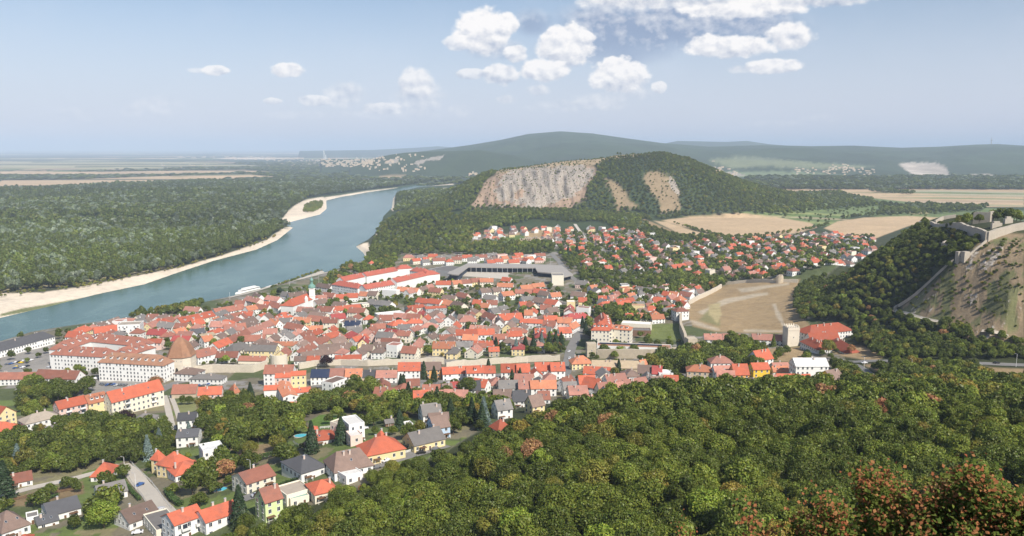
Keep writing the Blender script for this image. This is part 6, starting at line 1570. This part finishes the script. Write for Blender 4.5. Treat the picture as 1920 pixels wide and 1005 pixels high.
def mast(px, py, h, label, name='mast', cat='mast', lamp=False):
    x, y, z = ground(px, py); r = empty(name, (x, y, max(z, 0))); tag(r, label, cat); q = MB(); q.tube((0, 0, -1), (0, 0, h), .14, .08, 6); q.build('pole', FRAME, r)
    q = MB()
    if lamp: q.tube((0, 0, h), (-1.1, 0, h + .3), .06, .05, 5); q.box(-1.6, -1.0, -.12, .12, h + .22, h + .36)
    else: q.box(-.4, .4, -.15, .15, h - .2, h + .5)
    q.build('lamp_head', STEEL, r)
for px, py, h, l in [(431, 562, 9, 'white mast on the quay left of the passenger ship'), (366, 577, 8, 'white mast among the bank trees, second from left'), (289, 596, 8, 'white mast at the bank, leftmost'), (543, 538, 11, 'white mast beside the jetty'), (598, 531, 11, 'white mast at the end of the jetty quay'), (626, 522, 12, 'white mast right of the moored boats')]: mast(px, py, h, l)
for px, py, h, l in [(1905, 688, 9, 'street lamp beside the dark car on the country road'), (1839, 705, 8, 'street lamp standing in the dry grass at right'), (1709, 695, 8, 'street lamp by the bend of the country road'), (1620, 690, 8, 'street lamp at the road fork'), (470, 890, 7, 'white lamp post by the long hedge'), (234, 885, 8, 'wooden pole at the head of the lane'), (255, 918, 8, 'wooden pole halfway down the lane'), (1032, 500, 14, 'tall lamp mast above the grey hall'), (1140, 510, 16, 'tall lamp mast by the grey warehouse')]: mast(px, py, h, l, 'street_lamp', 'street lamp', True)
mast(888, 455, 24, 'pale tower on a pole rising from the hillside trees', 'water_tower', 'tower')
# ------------------------------------------------------------------ cars
CARM = {k: mat_wall('paint_' + k, c, .03) for k, c in dict(white=(.75, .75, .75), silver=(.45, .46, .48), black=(.02, .02, .022), red=(.45, .03, .02), blue=(.05, .11, .28), yellow=(.75, .52, .02), grey=(.16, .165, .17)).items()}
for m_ in CARM.values():
    b_ = [n for n in m_.node_tree.nodes if n.type == 'BSDF_PRINCIPLED'][0]; b_.inputs['Roughness'].default_value = .3; b_.inputs['Coat Weight'].default_value = .5
TYRE = mat_wall('tyre', (.02, .02, .02), .1)
def car_meshes():
    prof = [(-2.15, .35), (-2.15, .78), (-1.25, .92), (-.75, 1.42), (.85, 1.45), (1.6, .98), (2.15, .88), (2.2, .35)]
    q = MB(); n = len(prof)
    w = lambda p: .86 if p[1] < 1.0 else .68
    for i in range(n):
        a, b = prof[i], prof[(i + 1) % n]; q.face([(a[0], -w(a), a[1]), (a[0], w(a), a[1]), (b[0], w(b), b[1]), (b[0], -w(b), b[1])][::-1])
    for s in (-1, 1):
        q.face([(p[0], s * .86, p[1]) for p in prof if p[1] < 1.0][::s]); q.face([(-1.25, s * .86, .92), (-.75, s * .68, 1.42), (.85, s * .68, 1.45), (1.6, s * .86, .98)][::-s])
    g = MB()
    for s in (-1, 1): g.face([(-1.0, s * .80, 1.0), (-.7, s * .70, 1.36), (.75, s * .70, 1.38), (1.3, s * .80, 1.03)])
    g.face([(-1.24, -.72, .97), (-1.24, .72, .97), (-.80, .62, 1.40), (-.80, -.62, 1.40)]); g.face([(.93, -.62, 1.43), (.93, .62, 1.43), (1.62, .72, 1.02), (1.62, -.72, 1.02)])
    t = MB()
    for k in range(12):
        a, b = 2 * pi * k / 12, 2 * pi * (k + 1) / 12; p0 = (.32 * cos(a), .32 * sin(a)); p1 = (.32 * cos(b), .32 * sin(b)); t.face([(p0[0], -.1, p0[1]), (p1[0], -.1, p1[1]), (p1[0], .1, p1[1]), (p0[0], .1, p0[1])]); t.face([(0, -.1, 0), (p1[0], -.1, p1[1]), (p0[0], -.1, p0[1])]); t.face([(0, .1, 0), (p0[0], .1, p0[1]), (p1[0], .1, p1[1])])
    return q, g.mesh('windows', [GLASS]), t.mesh('wheel', [TYRE])
CB, CG, CW = car_meshes(); CBM = {k: CB.mesh('body', [m]) for k, m in CARM.items()}
CARS = []
def car(px, py, ang, col, label=None):
    x, y, z = ground(px, py); r = empty('parked_car', (x, y, z + .24), ang); tag(r, label, 'car', 'cars parked and driving in the town')
    link('body', CBM[col], r); link('windows', CG, r)
    for a in (-1.35, 1.4):
        for b in (-.82, .82): link('wheel', CW, r, (a, b, .32))
    CARS.append((r, px, py, col))
for x0, y0, x1, y1, n, a in [(14, 684, 58, 676, 7, 1.1), (28, 692, 50, 688, 4, 1.1), (190, 722, 235, 724, 9, 1.3), (92, 690, 145, 692, 5, .2), (168, 708, 178, 712, 2, .3), (664, 722, 700, 720, 8, 1.4), (372, 724, 392, 722, 3, .2), (1060, 640, 1068, 660, 2, 1.2), (820, 722, 900, 716, 5, .1), (600, 727, 640, 726, 3, .1), (880, 500, 930, 506, 0, 0), (780, 640, 800, 634, 2, .6), (835, 655, 850, 650, 2, .5), (1300, 700, 1330, 704, 3, .2), (300, 958, 312, 975, 2, 1.1), (262, 912, 268, 920, 1, 1.1), (790, 852, 815, 845, 2, .3), (705, 878, 712, 874, 1, .5), (120, 905, 124, 903, 1, .2), (425, 958, 440, 950, 2, .7), (80, 800, 90, 796, 2, .3), (1620, 682, 1630, 682, 1, .1), (880, 735, 890, 730, 1, .5), (480, 930, 486, 925, 1, .6), (1120, 690, 1150, 694, 2, .3)]:
    for k in range(n):
        t = k / max(1, n - 1); car(x0 + (x1 - x0) * t + random.uniform(-1, 1), y0 + (y1 - y0) * t + random.uniform(-1, 1), a + random.uniform(-.06, .06), random.choice(['white', 'silver', 'black', 'grey', 'grey', 'red', 'blue', 'white', 'silver']))
for px, py, a, c, l in [(1868, 682, .1, 'black', 'dark car driving on the country road at the right'), (724, 866, .9, 'white', 'white car on the forest road below the white flat garage'), (456, 921, .9, 'silver', 'silver car in the yard of the broad brown-roofed house'), (258, 1001, .3, 'white', 'white car at the very bottom of the lane'), (760, 842, .7, 'black', 'dark car beside the steep red-roofed cream house'), (676, 816, .2, 'silver', 'silver car below the white stepped villa'), (40, 681, .2, 'yellow', 'yellow van, left one in the factory car park'), (31, 689, .2, 'yellow', 'yellow van, lower one in the factory car park'), (1586, 716, .9, 'white', 'white car beside the bright yellow brown-roofed house'), (683, 805, .3, 'white', None), (1068, 673, 1.3, 'white', 'white car driving up the main road between the walls'), (1091, 598, .3, 'red', 'red car at the top of the main road'), (1580, 678, .1, 'silver', 'silver car where the country road reaches the town')]: car(px, py, a, c, l)
# ------------------------------------------------------------------ gardens
m, T, b, out = newmat('pool_water'); b.inputs['Base Color'].default_value = (.10, .45, .55, 1); b.inputs['Roughness'].default_value = .1; POOL = m
def pool(px, py, rx, ry, rot, label, oval=True):
    x, y, z = ground(px, py); r = empty('swimming_pool', (x, y, z + .35), rot); tag(r, label, 'pool'); n = 20 if oval else 4
    pts = [(rx * cos(2 * pi * k / n + (0 if oval else pi / 4)) * (1 if oval else 1.4), ry * sin(2 * pi * k / n + (0 if oval else pi / 4)) * (1 if oval else 1.4)) for k in range(n)]
    q = MB(); q.prism([(p[0] * 1.14, p[1] * 1.14) for p in pts], -1.5, .1, 0); q.build('rim', CONC, r); q = MB(); q.prism(pts, -.5, .16, 0); q.build('water', POOL, r)
pool(565, 818, 3.6, 2.4, .2, 'oval turquoise pool beside the red-hipped bungalow'); pool(414, 919, 2.6, 1.8, .3, 'small turquoise pool left of the broad brown-roofed house', False)
def hedge(s, w, h, label):
    pts = polypx(s); pts = [np.array(p[:2]) for p in pts]; P_ = []; o0 = pts[0]
    for a, b in zip(pts[:-1], pts[1:]):
        n = int(np.linalg.norm(b - a) * 55 * w * .5); t = RNG.random((n, 1)); d = (b - a) / np.linalg.norm(b - a); nr = np.array([-d[1], d[0]]); c = a + (b - a) * t + nr * RNG.uniform(-w / 2, w / 2, (n, 1)); z = H(c[:, 0], c[:, 1]) + RNG.uniform(.1, 1, n) ** .5 * h; P_.append(np.column_stack([c, z]))
    C_ = np.concatenate(P_); z0 = float(C_[:, 2].min()); nn = RNG.normal(size=C_.shape); nn[:, 2] = np.abs(nn[:, 2]) + .3; nn /= np.linalg.norm(nn, axis=1)[:, None]
    V = leaf_quads(C_ - [o0[0], o0[1], z0], nn, .3, RNG); o = link('hedge', npmesh('hedge', V, np.arange(len(V)).reshape(-1, 4), LEAF), None, (o0[0], o0[1], z0)); o['tint'] = [.062, .105, .03]; tag(o, label, 'hedge')
hedge("400,888 460,870 520,855 560,845 592,842", 3.5, 3.2, 'long tall clipped hedge running between the two garden rows'); hedge("436,850 446,862 462,872", 1.6, 1.8, 'hedge along the lawn of the white cube house'); hedge("48,948 90,938 110,930", 2, 1.6, 'low hedge above the dark slate-roofed house'); hedge("232,905 245,922 262,940", 1.6, 1.8, 'hedge along the left side of the lane'); hedge("312,922 325,940 340,950", 2.5, 2.2, 'thick hedge along the right side of the lane'); hedge("618,862 650,852 690,842", 1.5, 1.4, 'low hedge in front of the pyramid-roofed house')
hedge("515,918 545,906 575,898", 2, 1.8, 'hedge behind the gravel-roofed hall'); hedge("716,848 740,842 757,837", 1.3, 1.2, 'low hedge in front of the steep red-roofed cream house')
def fence(s, label, h=1.2, mat=None, step=2.4):
    pts = [np.array(p[:2]) for p in polypx(s)]; o0 = pts[0]; z0 = float(H(*o0)); q = MB(); prev = None
    for a, b in zip(pts[:-1], pts[1:]):
        n = max(1, int(np.linalg.norm(b - a) / step))
        for k in range(n + 1):
            c = a + (b - a) * k / n; z = float(H(*c)) - z0; c = c - o0
            if k < n: q.box(c[0] - .07, c[0] + .07, c[1] - .07, c[1] + .07, z - .3, z + h)
            if prev is not None:
                for zz in (.35, .75, 1.1):
                    p, pz_ = prev; q.face([(p[0], p[1], pz_ + zz * h / 1.2), (c[0], c[1], z + zz * h / 1.2), (c[0], c[1], z + zz * h / 1.2 + .22), (p[0], p[1], pz_ + zz * h / 1.2 + .22)])
            prev = (c, z)
    tag(q.build('fence', mat or FRAME, None, (o0[0], o0[1], z0)), label, 'fence')
fence("244,866 262,884 285,906 306,935 322,955", "pale fence down the right side of the lane"); fence("224,880 240,896 258,920 276,946 292,968", "pale fence down the left side of the lane"); fence("0,945 60,932 120,922 158,915", "fence between the lawn road and the dry meadow", 1.2, DOORM)
fence("452,868 500,858 545,850 560,838 548,828", "wire-like fence round the dry lawn below the garden wood", 1.4, STEEL); fence("700,868 740,856 790,842 835,830", "low garden fence along the forest road"); fence("600,804 640,800 650,788", "white fence below the round lawn"); fence("1640,690 1720,688 1790,692", "roadside rail along the country road", .9, STEEL)
# ------------------------------------------------------------------ far things
def far_chimneys():
    for px, top, w, l in ((608, 281, 4.5, 'tall white factory chimney on the far plain'), (611, 290, 6, 'shorter white chimney beside the tall one on the far plain')):
        D = 11000; x = xat(px, D, 5); h = zat(top, D) - 5; q = MB(); q.lathe(0, 0, [(w * 1.3, -5), (w * 1.1, h * .5), (w, h), (0, h + .1)], 10); tag(q.build('chimney_stack', WALL['W'], None, (x, D, 5)), l, 'chimney')
    D = 9000; px = 1858; x = xat(px, D, 200); z = float(H(x, D)); r = empty('broadcast_tower', (x, D, z)); tag(r, 'thin broadcast tower on the far right ridge', 'tower'); k = 9000 / 1500
    h = zat(256, D) - z; q = MB(); q.lathe(0, 0, [(7, -20), (5, h * .45), (5, h * .5)], 8); q.build('shaft', STEEL, r); q = MB(); q.lathe(0, 0, [(5, h * .45), (10, h * .5), (10, h * .58), (4, h * .62)], 10); q.build('platform', STEEL, r); q = MB(); q.lathe(0, 0, [(3, h * .6), (2, h), (0, h + 1)], 6); q.build('antenna', STEEL, r)
far_chimneys()
def far_town():
    q = MB()
    def blk(px, py, w, d, h, m):
        x, y, z = ground(px, py); q.box(x - w / 2, x + w / 2, y - d / 2, y + d / 2, z - 4, z + h, m, top=2 if m == 0 and random.random() < .45 else m)
    for (x0, x1, y0, y1, n, s) in ((500, 700, 299, 313, 170, .7), (430, 560, 296, 300, 40, 1.2), (620, 760, 296, 306, 50, .6), (330, 520, 293, 297, 30, 2), (690, 800, 308, 322, 24, .5), (700, 830, 290, 300, 10, .5), (880, 900, 325, 332, 6, .7)):
        for k in range(n): blk(random.uniform(x0, x1), random.uniform(y0, y1), random.uniform(12, 42) * s, random.uniform(12, 30) * s, random.uniform(6, 16), random.choice((0, 0, 1, 1)))
    for (x0, y0, x1, y1, sp, n) in ((1490, 318, 1640, 324, 4, 55), (1335, 312, 1385, 330, 4, 30), (1560, 312, 1600, 318, 3, 20), (1870, 342, 1900, 346, 2, 8), (300, 308, 420, 312, 2, 14)):
        for k in range(n):
            t = random.random(); blk(x0 + (x1 - x0) * t, y0 + (y1 - y0) * t + random.gauss(0, sp), random.uniform(10, 22), random.uniform(8, 14), random.uniform(5, 9), random.choice((0, 0, 1)))
    for k in range(6): blk(430 + k * 26, 297, 180, 60, 14, 0)
    tag(q.build('far_settlements', [WALL['J'], WALL['S'], ROOF['B']]), 'pale far towns, villages and industrial sheds on the plain and slopes', 'settlements', None, 'stuff')
far_town()
def garden_bits():
    # plots, sheds and gravestones around the suburb cemetery
    q = MB()
    for k in range(420):
        px, py = random.uniform(975, 1040), random.uniform(445, 459); x, y, z = ground(px, py); w = random.uniform(.6, 1.4); q.box(x - w / 2, x + w / 2, y - .3, y + .3, z - .3, z + random.uniform(.8, 2.0), random.choice((0, 1, 2)))
    tag(q.build('gravestones', [STONE2, WALL['H'], CARM['black']]), 'crowded pale and dark gravestones of the hillside cemetery', 'gravestones', None, 'stuff')
    x, y, z = ground(1083, 690); r = empty('parasol', (x, y, z)); tag(r, 'large turquoise parasol beside the yellow orange-roofed house', 'parasol'); q = MB(); q.lathe(0, 0, [(3.4, 2.6), (1.6, 3.6), (0, 4.0)], 8); m, T, b, o = newmat('canvas'); b.inputs['Base Color'].default_value = (.10, .48, .56, 1); q.build('canopy', m, r); q = MB(); q.tube((0, 0, 0), (0, 0, 3.9), .06, .05); q.build('pole', STEEL, r)
garden_bits()

# ------------------------------------------------------------------ a description of its own for everything still without one
LMK2 = [(1670, 900, 'the tallest reddening bush'), (960, 990, 'bottom centre'), (560, 990, 'the bottom left wood tip'), (1270, 985, 'the dry orange bush'), (1900, 800, 'the right edge'), (1300, 760, 'the lowest pink roofs'), (840, 850, 'the forest road'), (1420, 960, 'the red-leaved spray'), (1100, 880, 'the wood centre'), (700, 950, 'the bright orange forest-edge roof')]
LMK = [(338, 665, 'the squat gate tower'), (586, 550, 'the church tower'), (1150, 615, 'the school'), (950, 512, 'the angular grey hall'), (720, 520, 'the red-roofed barracks'), (1482, 625, 'the battlemented gatehouse'), (1331, 514, 'the keep tower'), (130, 650, 'the huge factory'),
       (240, 745, 'the cream apartment block'), (655, 798, 'the white stepped villa'), (710, 825, 'the steep red-roofed cream house'), (565, 870, 'the pyramid-roofed house'), (505, 925, 'the lime-green house'), (530, 710, 'the zigzag red roofs'), (1290, 592, 'the tall white meadow house'),
       (620, 612, 'the open red-roofed hall'), (1450, 640, 'the long low white building'), (1520, 680, 'the white-roofed apartment house'), (765, 690, 'the ochre house'), (1090, 675, 'the yellow orange-roofed house'), (260, 900, 'the lane head'), (80, 900, 'the lawn road'), (890, 625, 'the twin red-roofed apartments'),
       (970, 595, 'the big skylit red roof'), (1165, 568, 'the green-turreted house'), (430, 930, 'the little pool'), (565, 818, 'the oval pool'), (1068, 640, 'the main road'), (524, 675, 'the half-round wall tower'), (845, 580, 'the grey modern block'), (1400, 470, 'the tan fields'), (1050, 450, 'the cemetery'), (780, 488, 'the red hipped villas'), (1220, 520, 'the meadow trees'), (880, 745, 'the slate-roofed row'), (1840, 400, 'the castle keep'), (795, 820, 'the grey-gabled yellow house'), (400, 840, 'the white cube house'), (610, 690, 'the purple wall tree'), (480, 870, 'the dry lawn'), (330, 860, 'the yellow villa'), (1000, 700, 'the terraced red roofs'), (690, 600, 'the garden pines'), (430, 600, 'the river quay')]
ORD = ['nearest', 'second', 'third', 'fourth', 'fifth', 'sixth', 'seventh', 'eighth', 'ninth', 'tenth', 'eleventh', 'twelfth', 'thirteenth', 'fourteenth', 'fifteenth', 'sixteenth', 'seventeenth', 'eighteenth', 'nineteenth', 'twentieth', 'twenty-first', 'twenty-second', 'twenty-third', 'twenty-fourth', 'twenty-fifth']
def relate(items, LMK=LMK):
    """items: (obj, px, py, description) -> unique label by nearest landmark, side and order"""
    G_ = {}
    for o, px, py, d in items:
        if o.get('label'): continue
        l = min(LMK, key=lambda t: (t[0] - px) ** 2 + ((t[1] - py) * 1.7) ** 2); dx, dy = px - l[0], (py - l[1]) * 1.7
        if abs(dx) > abs(dy): side = 'right of' if dx > 0 else 'left of'
        else: side = 'below' if dy > 0 else 'above'
        G_.setdefault((d, side, l[2]), []).append((math.hypot(dx, dy), o))
    for (d, side, l), lst in G_.items():
        lst.sort(key=lambda t: t[0])
        for k, (_, o) in enumerate(lst):
            o['label'] = f'{d} {side} {l}' if len(lst) == 1 else f'{d}, {ORD[min(k, 24)]} {side} {l}'
relate([(h[0], h[1], h[2], ('long ' if h[6] > 11 else 'tall ' if h[7] > 6.6 else '') + WNAME[h[3]] + ' ' + h[0]['category'] + ' with ' + RNAME[h[4]] + ' roof') for h in HOUSES])
for h in HOUSES:
    if h[0]['category'] == 'house': h[0]['group'] = 'houses of the town'
relate([(t[0], t[1], t[2], ('large ' if t[5] > 1 else 'small ' if t[5] < .75 else '') + t[3] + ' ' + t[4]) for t in TREES_OBJ])
relate([(c[0], c[1], c[2], c[3] + ' parked car') for c in CARS]); relate(WOOD_OBJ, LMK2)
print('OBJ', len(bpy.data.objects))
# ------------------------------------------------------------------ air
def build_haze():
    X0 = 66000; MBx = MB(); MBx.box(-X0, X0, -400, 78000, -70, 520)
    m = bpy.data.materials.new('haze'); m.use_nodes = True; T = NT(m.node_tree); T.n.clear()
    out = T.new('ShaderNodeOutputMaterial'); v = T.new('ShaderNodeVolumePrincipled')
    v.inputs['Color'].default_value = (.61, .735, .91, 1); v.inputs['Density'].default_value = HAZE; v.inputs['Anisotropy'].default_value = -.12
    T.l.new(v.outputs[0], out.inputs['Volume'])
    o = MBx.build('haze', m); tag(o, kind='stuff')
HAZE = 0.5 / 7600
build_haze()
